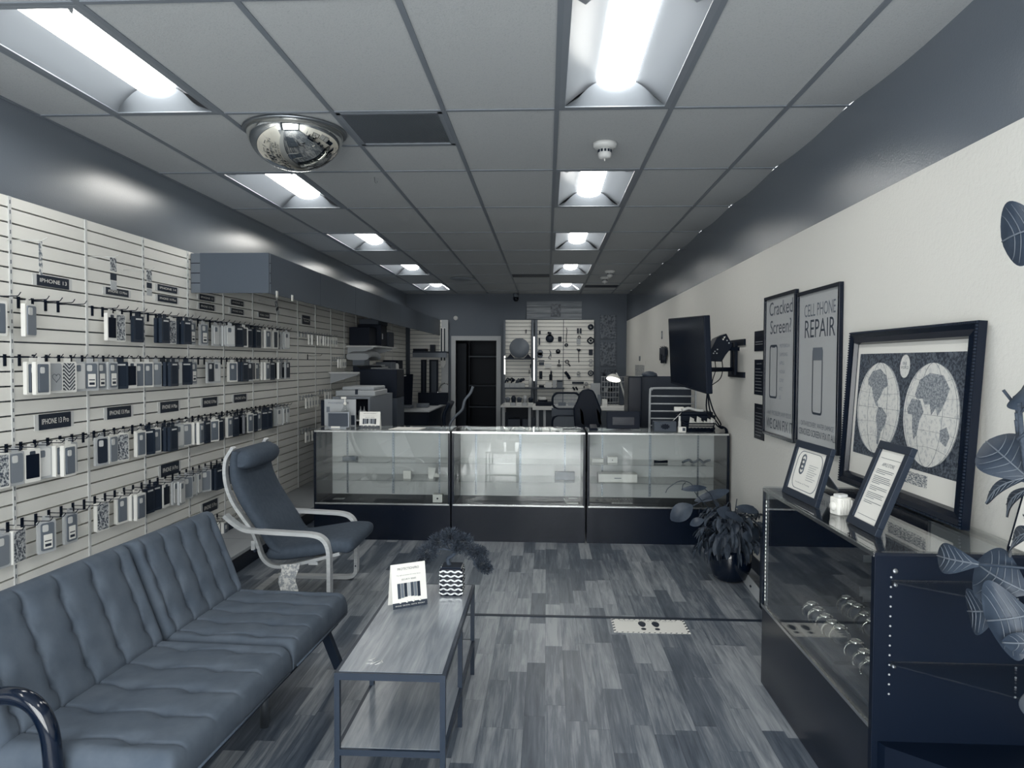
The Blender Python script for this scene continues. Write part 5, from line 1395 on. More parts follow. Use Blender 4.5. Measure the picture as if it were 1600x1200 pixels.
# things behind the plant
t = thing('speaker_box', 'black box standing on the floor behind the drooping plant', 'speaker box', (1.46, 4.6, 0))
MB().box(1.36, 1.56, 4.30, 4.62, 0, .50).build('cabinet', M_NAVYM, t, bevel=.01)
MB().box(1.355, 1.36, 4.33, 4.59, .04, .46).build('grille_cloth', M_DARK, t)
A, B = at(1160, 893, z=.04), at(1191, 935, z=.04)
M = basis(at(1156, 902, z=.0), tuple(at(1190, 948, z=0)-at(1156, 902, z=0)), (.45, 0, 1))
Lw = (at(1190, 948, z=0)-at(1156, 902, z=0)).length
t = thing('leaning_board', 'pale narrow board leaning on the floor between plant and watch case', 'board', tuple(M.translation))
MB(M).box(.06, Lw+.10, 0, .065, -.012, 0).build('board', M_LGREY, t, bevel=.002)
MB(M).box(Lw*.42, Lw*.48, .02, .032, 0, .002).build('slot', M_INK, t)
m = MB()
for q in range(4): m.tube(smooth_path([(1.50, 4.26-.02*q, .46), (1.47, 4.22, .58+.02*q), (1.44, 4.2, .50), (1.48, 4.12, .3), (1.5, 4.1, .02)], 5), .006, 6)
solo('looped_cables', m, M_NAVYM, 'looped black cables behind the plant beside the watch case', 'cable')

# ============================================================ FIDDLE LEAF FIG, pot out of frame
fg = thing('fiddle_leaf_fig', 'fiddle leaf fig reaching in over the watch case at right', 'potted plant', (1.36, 1.62, 0))
MB().lathe([(0, 0), (.12, 0), (.16, .30), (.17, .31), (.155, .31), (.15, .27), (0, .27)], 28, (1.36, 1.62, 0)).build('pot', M_OFFW, fg)
trunk = smooth_path([(1.36, 1.62, .27), (1.37, 1.66, .7), (1.33, 1.72, 1.0), (1.34, 1.75, 1.3), (1.32, 1.78, 1.6), (1.36, 1.74, 1.95)], 6)
MB().tube(trunk, [.016-.0003*i for i in range(len(trunk))], 10).build('trunk', M_BARK, fg)
m = MB(); bp_ = at(1590, 655, y=1.80)
for q in range(7): m.tube([bp_+Vector((.0, 0, -.05+.015*q)), bp_+Vector((random.uniform(-.03, .03), random.uniform(-.03, .03), -.02+.018*q))], .004, 5)
m.tube([bp_+Vector((0, 0, .04)), bp_+Vector((.02, 0, -.12)), (1.34, 1.76, 1.33)], .008, 6)
m.build('bud_tip', M_BARK, fg)
figs = [  # base pixel, tip pixel, width, depth base, depth tip, facing side vector
    ((1640, 352), (1566, 378), .17, 1.80, 1.88, (.1, .0, 1)),
    ((1612, 752), (1541, 690), .125, 1.80, 1.92, (.5, 0, .8)),
    ((1612, 745), (1541, 787), .045, 1.80, 1.88, (.3, .8, .5)),
    ((1620, 760), (1574, 808), .05, 1.80, 1.86, (.3, .8, .3)),
    ((1620, 640), (1604, 600), .10, 1.80, 1.75, (.5, 0, .8)),
    ((1530, 882), (1465, 868), .078, 1.82, 1.95, (.1, .1, 1)),
    ((1605, 925), (1526, 880), .145, 1.80, 1.90, (.1, .1, 1)),
    ((1562, 955), (1513, 955), .115, 1.84, 1.93, (0, .1, 1)),
    ((1612, 960), (1541, 970), .190, 1.78, 1.83, (.1, .1, 1)),
    ((1640, 1000), (1566, 1004), .05, 1.74, 1.78, (.1, .1, 1)),
    ((1625, 830), (1580, 868), .10, 1.76, 1.82, (.5, .2, .6)),
    ((1640, 1060), (1610, 1120), .12, 1.72, 1.74, (.5, .2, .6)),
]
for i, (a, b, w, ya, yb_, sd) in enumerate(figs):
    A, B = at(*a, y=ya), at(*b, y=yb_); m = MB(); v = MB()
    leaf_geo(m, A, B, w, sag=.02, side=sd, fold=.10, seg=16, veins=v, shape=1.35)
    lf = m.build('leaf', M_LEAF2, fg); v.build('leaf_veins', M_VEIN, lf)
    tz = min(trunk, key=lambda q: (q-A).length)
    MB().tube([A, (A+tz)/2+Vector((0, 0, .01)), tz], .004, 6).build('petiole', M_LEAF2, fg)

# floor distancing sticker
q = [at(954, 966, z=.0), at(1068, 968, z=0), at(1078, 990, z=0), at(960, 989, z=0)]
t = thing('distancing_sticker', 'white floor sticker with dark footprints and striped border', 'floor sticker', tuple(q[0]))
x0, x1, y0, y1 = .397, .836, 4.137, 4.357
MB().box(x0, x1, y0, y1, .0, .0014).build('sheet', mat('worn_sticker_film', .90, .5), t)
m = MB()
for i in range(14):
    xx = x0+.01+i*.031
    for yy, s_ in ((y0, 1), (y1-.014, 1)): m.add([(xx, yy, .0018), (xx+.010, yy, .0018), (xx+.016, yy+.010, .0018), (xx+.006, yy+.010, .0018)], [(0, 1, 2, 3)])
for i in range(5):
    yy = y0+.02+i*.042
    for xx in (x0, x1-.014): m.add([(xx, yy, .0018), (xx+.014, yy+.008, .0018), (xx+.014, yy+.024, .0018), (xx, yy+.016, .0018)], [(0, 1, 2, 3)])
m.build('striped_border', M_DARK, t)
m = MB()
for s_, xx in ((-1, .575), (1, .655)):
    m.prism([(xx+.022*math.cos(a)*(1+.2*math.sin(a)), 4.275+.045*math.sin(a)) for a in [2*PI*i/20 for i in range(20)]], .0014, .0019)
    m.prism([(xx+.015*math.cos(a), 4.198+.018*math.sin(a)) for a in [2*PI*i/16 for i in range(16)]], .0014, .0019)
m.build('footprints', M_DARK, t)
M = Matrix(((1, 0, 0, (x0+x1)/2), (0, 1, 0, y1-.03), (0, 0, 1, .0018), (0, 0, 0, 1)))
MB(M).text('PLEASE KEEP 6 FEET APART', .016, Matrix.Identity(4), width=.34).build('lettering', M_INKM, t)

# ============================================================ WORK AREA BEHIND THE COUNTER, LEFT
def shelf_on_slat(y0, y1, z, dp, label):
    t = thing('slatwall_shelf', label, 'shelf', (SX, (y0+y1)/2, z)); MB().box(SX, SX+dp, y0, y1, z-.022, z).build('shelf_board', M_OFFW, t, bevel=.002)
    for y in (y0+.08, y1-.08):
        m = MB(); m.add([(SX, y, z-.15), (SX, y, z-.022), (SX+dp*.85, y, z-.022), (SX+dp*.85, y, z-.04), (SX, y+.012, z-.15), (SX, y+.012, z-.022), (SX+dp*.85, y+.012, z-.022), (SX+dp*.85, y+.012, z-.04)],
            [(0, 1, 2, 3), (7, 6, 5, 4), (0, 3, 7, 4), (1, 5, 6, 2), (0, 4, 5, 1), (3, 2, 6, 7)]); m.build('shelf_bracket', M_LGREY, t)
shelf_on_slat(9.75, 11.1, 1.775, .42, 'upper white slatwall shelf loaded with black boxes')
shelf_on_slat(8.95, 10.75, 1.425, .42, 'lower white slatwall shelf with a keyboard along its edge')
for (y0, y1, x0, x1, z0, z1, mt, la) in (
    (9.80, 10.22, -2.72, -2.44, 1.775, 2.03, M_NAVYM, 'black square box at the near end of the upper shelf'),
    (10.25, 10.62, -2.72, -2.38, 1.775, 2.09, M_NAVYM, 'taller black box with white mark on the upper shelf'),
    (10.66, 11.02, -2.72, -2.36, 1.775, 2.0, M_DARK, 'dark box at the far end of the upper shelf'),
    (10.25, 10.85, -2.70, -2.42, 2.092, 2.17, M_MIDD, 'flat charcoal case lying across the black boxes')):
    t = thing('black_box', la, 'box', ((x0+x1)/2, (y0+y1)/2, z0)); MB().box(x0, x1, y0, y1, z0, z1).build('carton', mt, t, bevel=.006)
    if 'mark' in la: MB().box(x1, x1+.002, 10.30, 10.36, 1.88, 1.96).build('white_mark', M_LGREY, t)
t = thing('keyboard', 'long dark keyboard with pale keys tilted on the lower shelf edge', 'keyboard', (-2.4, 9.6, 1.42))
MB().add([(-2.45, 9.0, 1.425), (-2.33, 9.0, 1.425), (-2.33, 10.3, 1.425), (-2.45, 10.3, 1.425), (-2.45, 9.0, 1.50), (-2.40, 9.0, 1.50), (-2.40, 10.3, 1.50), (-2.45, 10.3, 1.50)], [(3, 2, 1, 0), (4, 5, 6, 7), (0, 1, 5, 4), (1, 2, 6, 5), (2, 3, 7, 6), (3, 0, 4, 7)]).build('body', M_NAVYM, t)
m = MB()
for q in range(14): m.box(-2.345, -2.338, 9.5+q*.055, 9.54+q*.055, 1.44, 1.475)
m.build('keys', M_LGREY, t)
t = thing('gooseneck_fixture', 'pale rounded white machine head hanging under the upper shelf', 'machine', (-2.5, 9.9, 1.6))
MB().loft(smooth_path([(-2.56, 9.62, 1.62), (-2.56, 9.85, 1.655), (-2.56, 10.2, 1.655), (-2.56, 10.38, 1.62)], 4), (1, 0, 0), .30, .09).build('machine_head', M_LGREY, t)
MB().box(-2.64, -2.47, 9.66, 9.9, 1.50, 1.61).build('body', M_MID, t, bevel=.01); MB().box(-2.6, -2.55, 10.2, 10.25, 1.435, 1.62).box(-2.64, -2.47, 9.6, 10.37, 1.426, 1.436).build('stand', M_MIDD, t)
solo('folded_stack', MB().box(-2.70, -2.36, 10.4, 10.74, 1.425, 1.455).box(-2.68, -2.38, 10.42, 10.72, 1.457, 1.485).box(-2.66, -2.42, 10.45, 10.7, 1.487, 1.51), M_LGREY, 'pale flat stack at the far end of the lower shelf', 'stack', bevel=.006)
# grey cabinet, tray on top, black microwave box
CBY = 7.45
a = at(545, 668, y=CBY); b = at(578, 618, y=CBY); cR = at(608, 616, y=8.6)
cab = thing('grey_cabinet', 'grey open-fronted cabinet with a white bottle shelf behind the left counter', 'cabinet', (-2.2, 8, 0))
kx0, kx1, ktop = -2.05, -1.83, 1.185
kx1 = at(578, 640, y=CBY).x; kx0 = at(546, 640, y=CBY).x; ky1 = 8.55
MB().box(kx1-.02, kx1, CBY, ky1, 0, ktop).build('side_panel', mat('cabinet_grey', .50, .4), cab)
MB().box(kx0-.18, kx0-.16, CBY, ky1, 0, ktop).build('side_panel', mat('cabinet_grey'), cab)
MB().box(kx0-.16, kx1-.02, CBY, ky1, ktop-.02, ktop).build('top_board', mat('cabinet_grey'), cab)
MB().box(kx0-.16, kx1-.02, ky1-.4, ky1-.38, 0, ktop-.02).build('inner_back', M_NAVYM, cab)
MB().box(kx0-.16, kx1-.02, CBY+.01, ky1-.4, .93, .945).build('inner_shelf', M_OFFW, cab)
for i, u in enumerate((563.5, 569)):
    p = at(u, 640, y=CBY+.06)
    solo('squeeze_bottle', MB().lathe([(0, .945), (.022, .945), (.022, 1.03), (.006, 1.05), (.003, 1.085), (0, 1.085)], 14, (p.x, p.y, 0)), M_LGREY, ('left', 'right')[i]+' white squeeze bottle on the cabinet shelf', 'bottle', 'squeeze bottles in the grey cabinet')
a = at(524, 622, y=7.6); b = at(586, 606, y=7.6)
t = thing('flatbed_printer', 'pale flatbed printer with a sloped lid on the grey cabinet', 'printer', ((a.x+b.x)/2, 7.8, ktop))
MB().box(a.x, b.x, 7.6, 8.2, ktop, ktop+.06).build('base', M_LGREY, t, bevel=.01); MB().box(a.x+.06, b.x-.02, 7.64, 8.18, ktop+.06, ktop+.10).build('lid', mat('printer_beige', .62, .4), t, bevel=.012)
MB().box((a.x+b.x)/2, (a.x+b.x)/2+.03, 7.595, 7.602, ktop+.02, ktop+.075).build('dark_switch', M_DARK, t)
a = at(562, 615, y=8.75); b = at(620, 577, y=8.75)
solo('black_oven', MB().box(a.x, b.x, 8.75, 9.2, a.z-.05, b.z-.0), M_NAVYM, 'big black box shaped like an oven behind the flatbed printer', 'oven', bevel=.008)
solo('oven_stand', MB().box(a.x, b.x, 8.76, 9.19, 0, a.z-.052), M_MIDD, 'grey pedestal carrying the big black oven-like box', 'stand')
a = at(608, 668, y=9.3); b = at(622, 614, y=9.3)
t = thing('drawer_tower', 'narrow black drawer tower between grey cabinet and far desk', 'drawers', ((a.x+b.x)/2, 9.4, 0))
MB().box(a.x, b.x, 9.3, 9.7, 0, b.z).build('carcass', M_NAVYM, t, bevel=.004)
for q in range(4): MB().box(a.x+.01, b.x-.01, 9.29, 9.3, b.z-.14-q*.16, b.z-.01-q*.16).build('drawer', M_DARK, t, bevel=.003)
a = at(620, 612, y=9.9)
solo('white_post', MB().box(a.x, a.x+.05, 9.9, 9.95, .0, at(621, 580, y=9.9).z), M_LGREY, 'pale upright post between drawer tower and far slatwall', 'post')
# far desk
t = thing('corner_desk', 'pale topped desk with dark skirt in the far left corner', 'desk', (-2.3, 12.9, 0))
MB().prism([(SX+.008, 11.75), (-1.93, 11.75), (-1.93, 14.22), (SX+.008, 14.22)], .725, .75).build('desktop', M_LGREY, t, bevel=.003)
MB().box(SX+.008, -1.97, 11.78, 11.80, 0, .724).build('modesty_panel', M_NAVY, t); MB().box(-1.97, -1.95, 11.8, 14.2, 0, .724).build('side_panel', M_NAVY, t)
a = at(653, 632, y=13.2); b = at(700, 613.5, y=13.2)
t = thing('desk_monitor', 'wide black monitor on the far corner desk', 'monitor', ((a.x+b.x)/2, 13.2, .75))
MB().box(a.x, b.x, 13.2, 13.24, a.z+.0, b.z).build('screen', M_NAVYM, t, bevel=.005); MB().box((a.x+b.x)/2-.1, (a.x+b.x)/2+.1, 13.15, 13.35, .75, .765).box((a.x+b.x)/2-.03, (a.x+b.x)/2+.03, 13.24, 13.27, .76, a.z+.1).build('stand', M_NAVYM, t)
p = at(640, 632, y=12.4)
solo('desk_clutter_box', MB().box(p.x-.15, p.x+.05, 12.3, 12.5, .75, .80).box(p.x+.1, p.x+.3, 12.5, 12.7, .75, .82), M_MID, 'low grey clutter box on the far corner desk', 'box', bevel=.01)
solo('leaning_tablet', MB(Matrix.Translation((SX+.04, 12.75, .75)) @ Matrix.Rotation(-.22, 4, 'X')).box(0, .30, 0, .03, 0, .60), M_NAVYM, 'black slab leaning on the far desk by the slatwall', 'tablet', bevel=.01)
shelf_on_slat(11.2, 12.2, 1.33, .35, 'small far shelf holding a grey bin and black box')
solo('grey_bin', MB().box(-2.70, -2.45, 11.25, 11.6, 1.33, 1.55), M_MID, 'grey bin on the small far shelf', 'bin', bevel=.01)
solo('black_carton', MB().box(-2.70, -2.45, 11.75, 12.15, 1.33, 1.58), M_NAVYM, 'black carton on the small far shelf', 'box', bevel=.006)
solo('white_canister', MB().lathe([(0, 1.33), (.05, 1.33), (.05, 1.50), (.03, 1.53), (0, 1.53)], 16, (-2.47, 11.68, 0)), M_OFFW, 'white canister between bin and carton on the far shelf', 'canister')
# back-left slatwall on the end wall, pillar and hanging chart
t = thing('slatwall_section', 'white slatwall panel on the back wall left of the doorway', 'slatwall panel', (-2.3, 14.35, .1), 'slatwall panels on the back wall')
m = slat_mesh(SX+.01, -2.02, .12, 2.39, Matrix(((0, 1, 0, 0), (-1, 0, 0, 14.385), (0, 0, 1, 0), (0, 0, 0, 1)))); m.build('slats', [M_SLAT, M_GROOVE], t)
MB().box(-2.10, -1.965, 14.26, 14.31, 0, 2.39).build('end_post', M_LGREY, t)
p = at(693, 516, y=14.2)
t = thing('hanging_chart', 'long narrow chart with pointed end hanging left of the doorway', 'chart', tuple(p))
MB().box(p.x-.07, p.x+.04, 14.24, 14.255, p.z-.66, p.z+.05).build('backing', M_OFFW, t); MB().box(p.x-.06, p.x-.03, 14.235, 14.24, p.z-.6, p.z+.04).box(p.x+.0, p.x+.03, 14.235, 14.24, p.z-.6, p.z+.04).build('dark_bars', M_DARK, t)
MB().add([(p.x-.07, 14.24, p.z-.66), (p.x+.04, 14.24, p.z-.66), (p.x-.015, 14.24, p.z-.76), (p.x-.07, 14.25, p.z-.66), (p.x+.04, 14.25, p.z-.66), (p.x-.015, 14.25, p.z-.76)], [(0, 2, 1), (3, 4, 5), (0, 1, 4, 3), (1, 2, 5, 4), (2, 0, 3, 5)]).build('pointed_tip', M_OFFW, t)
a = at(645, 553, y=14.0); b = at(698, 549, y=14.0)
t = thing('back_shelf', 'dark shelf with small boxes on the back left slatwall', 'shelf', ((a.x+b.x)/2, 14.1, b.z))
MB().box(a.x, b.x, 13.98, 14.30, b.z-.03, b.z).build('shelf_board', M_DARK, t)
MB().box(a.x, b.x, 13.98, 14.0, b.z-.12, b.z-.03).build('front_lip', M_MID, t)
solo('flat_carton', MB().box(a.x, a.x+.25, 14.02, 14.3, b.z, b.z+.05), M_NAVYM, 'flat dark carton on the back left shelf', 'box')
solo('small_carton', MB().box(a.x+.33, a.x+.42, 14.05, 14.2, b.z, b.z+.13), M_DARK, 'small upright dark carton on the back left shelf', 'box')
for i, (u0, u1) in enumerate(((660, 663.5), (673, 682))):
    a = at(u0, 613, y=14.1); b = at(u1, 562, y=14.1)
    t = thing('folding_screen', ('thin', 'wider')[i]+' tall dark framed panel under the back left shelf', 'panel', ((a.x+b.x)/2, 14.1, a.z), 'tall panels under the back left shelf')
    MB().box(a.x-.03, b.x+.03, 14.1, 14.14, .75, b.z).build('frame', M_NAVYM, t); MB().box(a.x+.01, b.x-.0, 14.09, 14.1, .78, b.z-.03).build('panel_face', (M_DARK, M_MIDD)[i], t)
m = MB().tube(smooth_path([at(684, 612, y=13.9), at(689, 602, y=13.9), at(696, 599, y=13.9), at(701, 601, y=13.9)], 5), .012, 8).lathe([(0, 0), (.1, 0), (.1, .02), (0, .02)], 16, (at(686, 612, y=13.9).x, 13.9, .75)).tube([at(684, 612, y=13.9), (at(684, 612, y=13.9).x, 13.9, .76)], .012, 8)
solo('arched_lamp', m, M_CHROME, 'small chrome arched lamp on the far corner desk', 'lamp')
# bent arm chair left of the doorway
t = thing('office_chair', 'black office chair with curved grey armrest before the doorway', 'office chair', (-1.30, 8.6, 0))
MB().loft(smooth_path([at(739, 604, y=8.6), at(735, 614, y=8.6), at(726, 626, y=8.6), at(722, 640, y=8.6), at(710, 652, y=8.6), at(703, 664, y=8.6), at(706, 680, y=8.6)], 5), (0, 1, 0), .05, .03).build('armrest', M_MID, t)
MB().loft(smooth_path([(-1.72, 8.7, .52), (-1.62, 8.7, .47), (-1.3, 8.7, .46), (-1.15, 8.7, .46)], 4), (0, 1, 0), .48, .08).build('seat', M_NAVYM, t)
MB().loft(smooth_path([at(700, 690, y=8.75), at(697, 650, y=8.75), at(705, 628, y=8.75)], 5), (0, 1, 0), .42, .05).build('backrest', M_NAVYM, t)
m = MB().lathe([(0, .06), (.03, .06), (.03, .42), (0, .42)], 12, (-1.4, 8.7, 0))
for q in range(5): m.bar((-1.4, 8.7, .09), (-1.4+.28*math.cos(q*1.2566), 8.7+.28*math.sin(q*1.2566), .06), .04, .03)
m.build('five_star_base', M_NAVYM, t)
for q in range(5): MB().lathe([(0, -.02), (.028, -.02), (.028, .02), (0, .02)], 12, (-1.4+.28*math.cos(q*1.2566), 8.7+.28*math.sin(q*1.2566), .028), 'y').build('caster', M_NAVYM, t)

# ============================================================ BACK WALL, RIGHT OF THE DOOR
def back_slat(u0, u1, v0, z0, label, y=14.385):
    a = at(u0, v0, y=14.33); b = at(u1, v0, y=14.33); t = thing('slatwall_section', label, 'slatwall panel', ((a.x+b.x)/2, 14.35, z0), 'slatwall panels on the back wall')
    slat_mesh(a.x, b.x, z0, a.z, Matrix(((0, 1, 0, 0), (-1, 0, 0, y), (0, 0, 1, 0), (0, 0, 0, 1)))).build('slats', [M_SLAT, M_GROOVE], t)
    return a, b, t
a, b, t1 = back_slat(790, 830, 500, .55, 'white slatwall panel between doorway and tool wall holding the round disc')
a, b, t2 = back_slat(840, 880, 500, .60, 'white slatwall tool panel, left half of the tool wall')
a, b, t3 = back_slat(881, 928, 500, .60, 'white slatwall tool panel, right half of the tool wall')
def wpost(u, w, label, y=14.26):
    p = at(u, 500, y=y); t = thing('upright_post', label, 'post', (p.x, y, 0), 'uprights of the back wall racks')
    MB().box(p.x, p.x+w, y, y+.05, 0, p.z).build('post', M_MID, t); return p, t
wpost(787, .035, 'narrow grey upright nearest the doorway'); p, pt = wpost(831, .04, 'grey upright between the two back slatwall racks'); wpost(836.5, .04, 'grey upright at the left edge of the tool wall')
for u, v0, v1, la in ((788.7, 556, 585, 'lit vertical light tube beside the doorway rack'), (834.6, 526, 595, 'lit vertical light tube at the left edge of the tool wall')):
    a_ = at(u, v0, y=14.22); b_ = at(u, v1, y=14.22)
    t = thing('light_tube', la, 'light', (a_.x, 14.22, b_.z), 'vertical light tubes'); MB().tube([tuple(a_), tuple(b_)], .012, 10).build('tube', M_LED, t)
    MB().box(a_.x-.014, a_.x+.014, 14.23, 14.262, b_.z, a_.z).build('holder', M_LGREY, t)
# plank sign above
a = at(823, 470.5, y=14.36); b = at(909, 499, y=14.36)
t = thing('plank_sign', 'pale wood plank board with a small picture above the tool wall', 'sign', ((a.x+b.x)/2, 14.38, b.z))
hh = (a.z-b.z)/3
for q in range(3): MB().box(a.x, b.x, 14.36, 14.385, b.z+hh*q+.004, b.z+hh*(q+1)-.004).build('plank', ramp_mat('whitewashed_plank', [(.3, .42), (.7, .62)], lambda N, L, tc: noise(N, L, scaled(N, L, tc, 2, 30, 30), 1, 4), rough=.7), t)
a2 = at(860.5, 475, y=14.35); b2 = at(876, 494.5, y=14.35)
MB().box(a2.x, b2.x, 14.345, 14.36, b2.z, a2.z).build('small_picture', M_ARTP, t)
# collage posters
for i, (v0, v1) in enumerate(((492.5, 529), (535, 571.5), (577, 612))):
    a = at(938, v0, y=14.37); b = at(962.5, v1, y=14.37)
    t = thing('collage_poster', 'busy grey collage poster on the back wall, %s of three in the column' % ('top', 'middle', 'lowest')[i], 'poster', ((a.x+b.x)/2, 14.38, b.z), 'collage posters on the back wall')
    MB().box(a.x, b.x, 14.375, 14.395, b.z, a.z).build('canvas', M_ARTP if i < 2 else speckle('dim_collage_print', .12, .3, 24), t)
    m = MB()
    for q in range(7): m.cbox((a.x+.04+(b.x-a.x-.08)*((q*37 % 10)/10), 14.373, b.z+.06+(a.z-b.z-.12)*((q*53 % 10)/10)), (.05, .004, .06))
    m.build('printed_figures', M_MID if i < 2 else M_DARK, t)
# hanging tools
def tool(name, u, v, parts, label, mt):
    p = at(u, v, y=14.30); k = 14.30/F_PX; m = MB(Matrix.Translation((p.x, 14.30, p.z)))
    for q in parts:
        if q[0] == 'd': m.lathe([(q[4]*k, -.012), (q[3]*k, -.012), (q[3]*k, .012), (q[4]*k, .012), (q[4]*k, -.012)] if q[4] else [(0, -.012), (q[3]*k, -.012), (q[3]*k, .012), (0, .012)], 18, (q[1]*k, 0, -q[2]*k), 'y', cap=False)
        if q[0] == 'b': m.box(q[1]*k, q[3]*k, -.012, .012, -q[4]*k, -q[2]*k)
        if q[0] == 'l': m.tube(smooth_path([(x*k, 0, -y*k) for x, y in q[1]], 3), q[2]*k, 6)
    m.tube([(0, .012, .01), (0, .036, .01)], .004, 5)
    solo(name, m, mt, label, 'tool', 'tools hanging on the back slatwall')
tool('tool_pouch', 859, 519, [('d', 0, 10, 6.3, 0), ('b', -2, 0, 2.4, 6), ('d', -2, 1, 1.6, 0)], 'round dark pouch hanging at the upper left of the tool wall', M_DARK)
tool('parts_packet', 843.5, 519, [('b', -1.3, -2, 1.3, 3)], 'tiny dark packet at the top left edge of the tool wall', M_DARK)
tool('hand_file', 843, 533, [('b', -1.2, -5, 1, 6)], 'narrow grey file below the tiny packet on the tool wall', M_MIDD)
tool('navy_pouch', 875, 529, [('b', -3, -3, 2.5, 4.6)], 'small navy pouch in the upper middle of the tool wall', mat('navy_fabric', .06, .7))
tool('dark_disc_tool', 923, 511, [('d', 0, 0, 4.6, 1.4)], 'dark round reel at the top right of the tool wall', M_DARK)
tool('diamond_tool', 923, 532, [('l', [(0, -5), (5, 0), (0, 5), (-5, 0), (0, -5)], 1.2), ('d', 0, 0, 1.8, 0)], 'dark diamond shaped tool under the round reel', M_DARK)
tool('square_gauge', 923, 551, [('b', -3, -5, 3, 4)], 'dark square gauge at the right edge of the tool wall', M_DARK)
tool('cable_coil', 923, 583, [('d', 0, 0, 4.6, 2.6), ('d', 0, 0, 1.4, 0)], 'grey ring coil at the lower right of the tool wall', M_MIDD)
tool('pale_ring', 923, 566, [('d', 0, -2, 3, 2), ('d', 0, 4, 3, 2.2)], 'pale double ring above the grey coil on the tool wall', M_LGREY)
tool('long_hook_tool', 885, 518, [('l', [(0, -6), (1, 0), (0, 8), (0, 17)], .5), ('d', 0, 21, 2.8, 1)], 'long thin wire tool ending in a dark ring', M_DARK)
tool('headset_packet', 905, 519, [('b', -3.5, -6, -.6, 2), ('b', .6, -6, 3.5, 2), ('d', 0, 8, 2.5, 1.6)], 'pair of dark clips in a clear sleeve, upper right of tool wall', M_DARK)
tool('clear_packet', 904, 533, [('b', -3, -4, 3, 5)], 'clear crumpled packet below the pair of dark clips', M_LGREY)
tool('thin_pliers', 904.5, 548, [('d', 0, -1, 2, 0), ('l', [(0, 0), (-.5, 8), (0, 18)], .5), ('l', [(-3, -3), (0, 0), (3, -2)], .8)], 'thin dark pliers hanging at the middle right of the tool wall', M_DARK)
tool('round_clamp', 872, 549, [('d', 0, 0, 3.6, 1.5), ('b', -3, 0, 3, 3)], 'dark round clamp in the middle of the tool wall', M_DARK)
tool('grey_oval', 844, 551, [('d', 0, 0, 4.4, 0), ('d', 0, 4, 4.2, 0)], 'grey oval sanding pad at the left of the tool wall', M_MID)
tool('wire_bundle', 859, 553, [('l', [(0, -6), (1, 0), (-2, 6), (2, 8)], .5), ('l', [(1, -4), (2, 4)], .8)], 'thin pale wire bundle between oval pad and clamp', M_MID)
tool('black_adapter', 846, 567, [('b', -5, -4, 4.6, -2.4), ('b', -4, -1, 4, 4)], 'dark adapter box on the left middle of the tool wall', M_MIDD)
tool('white_adapter', 856.5, 571, [('b', -5, -3, 5, 4), ('l', [(3, 4), (5, 8), (7, 10)], .8)], 'white adapter with a cable right of the dark adapter', M_OFFW)
tool('scissors', 873.5, 568, [('l', [(0, -6), (0, 0)], .9), ('d', -1.2, 3, 1.8, .9), ('d', 1.4, 3, 1.8, .9)], 'dark scissors hanging in the middle of the tool wall', M_DARK)
tool('wire_cutters', 887, 565, [('d', -1, 0, 3, 2), ('l', [(1, 3), (4, 7)], 1)], 'dark wire cutters right of the scissors on the tool wall', M_DARK)
tool('black_remote', 845, 586, [('b', -2.4, -6, 2.4, 6)], 'upright black block at the lower left of the tool wall', M_NAVYM)
tool('black_pouch', 861, 588, [('l', [(0, -8), (0, -2)], 1.2), ('b', -2.8, -3, 2, 6)], 'black pouch with strap at the lower left of the tool wall', M_NAVYM)
tool('black_grinder', 887, 586, [('l', [(-4, -5), (0, 0), (3.4, 6)], 2.4)], 'slanted black cylindrical tool at the lower middle of the tool wall', M_NAVYM)
tool('screw_jar', 904, 583, [('d', 0, 0, 2.8, 1.6), ('b', -2.5, 2, 2.5, 5)], 'pale small clamp at the lower right of the tool wall', M_LGREY)
tool('spirit_level', 903, 598, [('b', -9, -1.6, 9, 1.8)], 'dark level lying along the bottom row of the tool wall', M_DARK)
tool('tape_roll', 916, 600, [('d', 0, 0, 3, 1.5)], 'pale tape roll right of the level', M_LGREY)
for i, u in enumerate((896.5, 901)): tool('screwdriver', u, 607, [('l', [(-1.4, -2.4), (1.6, 2.6)], 1.3)], ('left', 'right')[i]+' short black handled screwdriver below the level', M_NAVYM)
tool('small_knife', 912.5, 605, [('b', -.8, -2, .8, 2)], 'tiny black knife under the tape roll', M_DARK)
for i, (u, v) in enumerate(((822, 518), (829, 572), (827, 581))): tool('hex_key', u, v, [('b', -.7, -3, .7, 3)], ('upper', 'middle', 'lower')[i]+' tiny dark tag on the disc slatwall panel', M_DARK)
# disc and shelves
K = 14.3/F_PX
def rack_shelf(u0, u1, v, y0, y1, mt, label, th=.025, grp='shelves of the back wall racks'):
    a = at(u0, v, y=y0); b = at(u1, v, y=y0); o = solo('rack_shelf', MB().box(a.x, b.x, y0, y1, a.z-th, a.z), mt, label, 'shelf', grp, bevel=.002); return a, b
a, b = rack_shelf(788, 835, 559.5, 13.98, 14.31, M_DARK, 'dark shelf under the round grey disc')
p = at(811.5, 543.5, y=14.05)
t = thing('round_disc', 'large round grey disc standing on the dark rack shelf', 'disc', (p.x, 14.05, a.z))
MB().lathe([(0, 14.03), (.19, 14.03), (.195, 14.04), (.195, 14.06), (.19, 14.065), (0, 14.065)], 40, (p.x, 0, a.z+.197), 'y').build('disc', M_MID, t)
for s_, la in ((-1, 'left'), (1, 'right')):
    x = p.x+s_*.17
    solo('black_wedge', MB().add([(x-.07, 13.99, a.z), (x+.07, 13.99, a.z), (x, 13.99, a.z+.085), (x-.07, 14.03, a.z), (x+.07, 14.03, a.z), (x, 14.03, a.z+.085)], [(0, 1, 2), (5, 4, 3), (0, 3, 4, 1), (1, 4, 5, 2), (2, 5, 3, 0)]), M_NAVYM, la+' black wedge under the round disc', 'wedge', 'wedges under the disc')
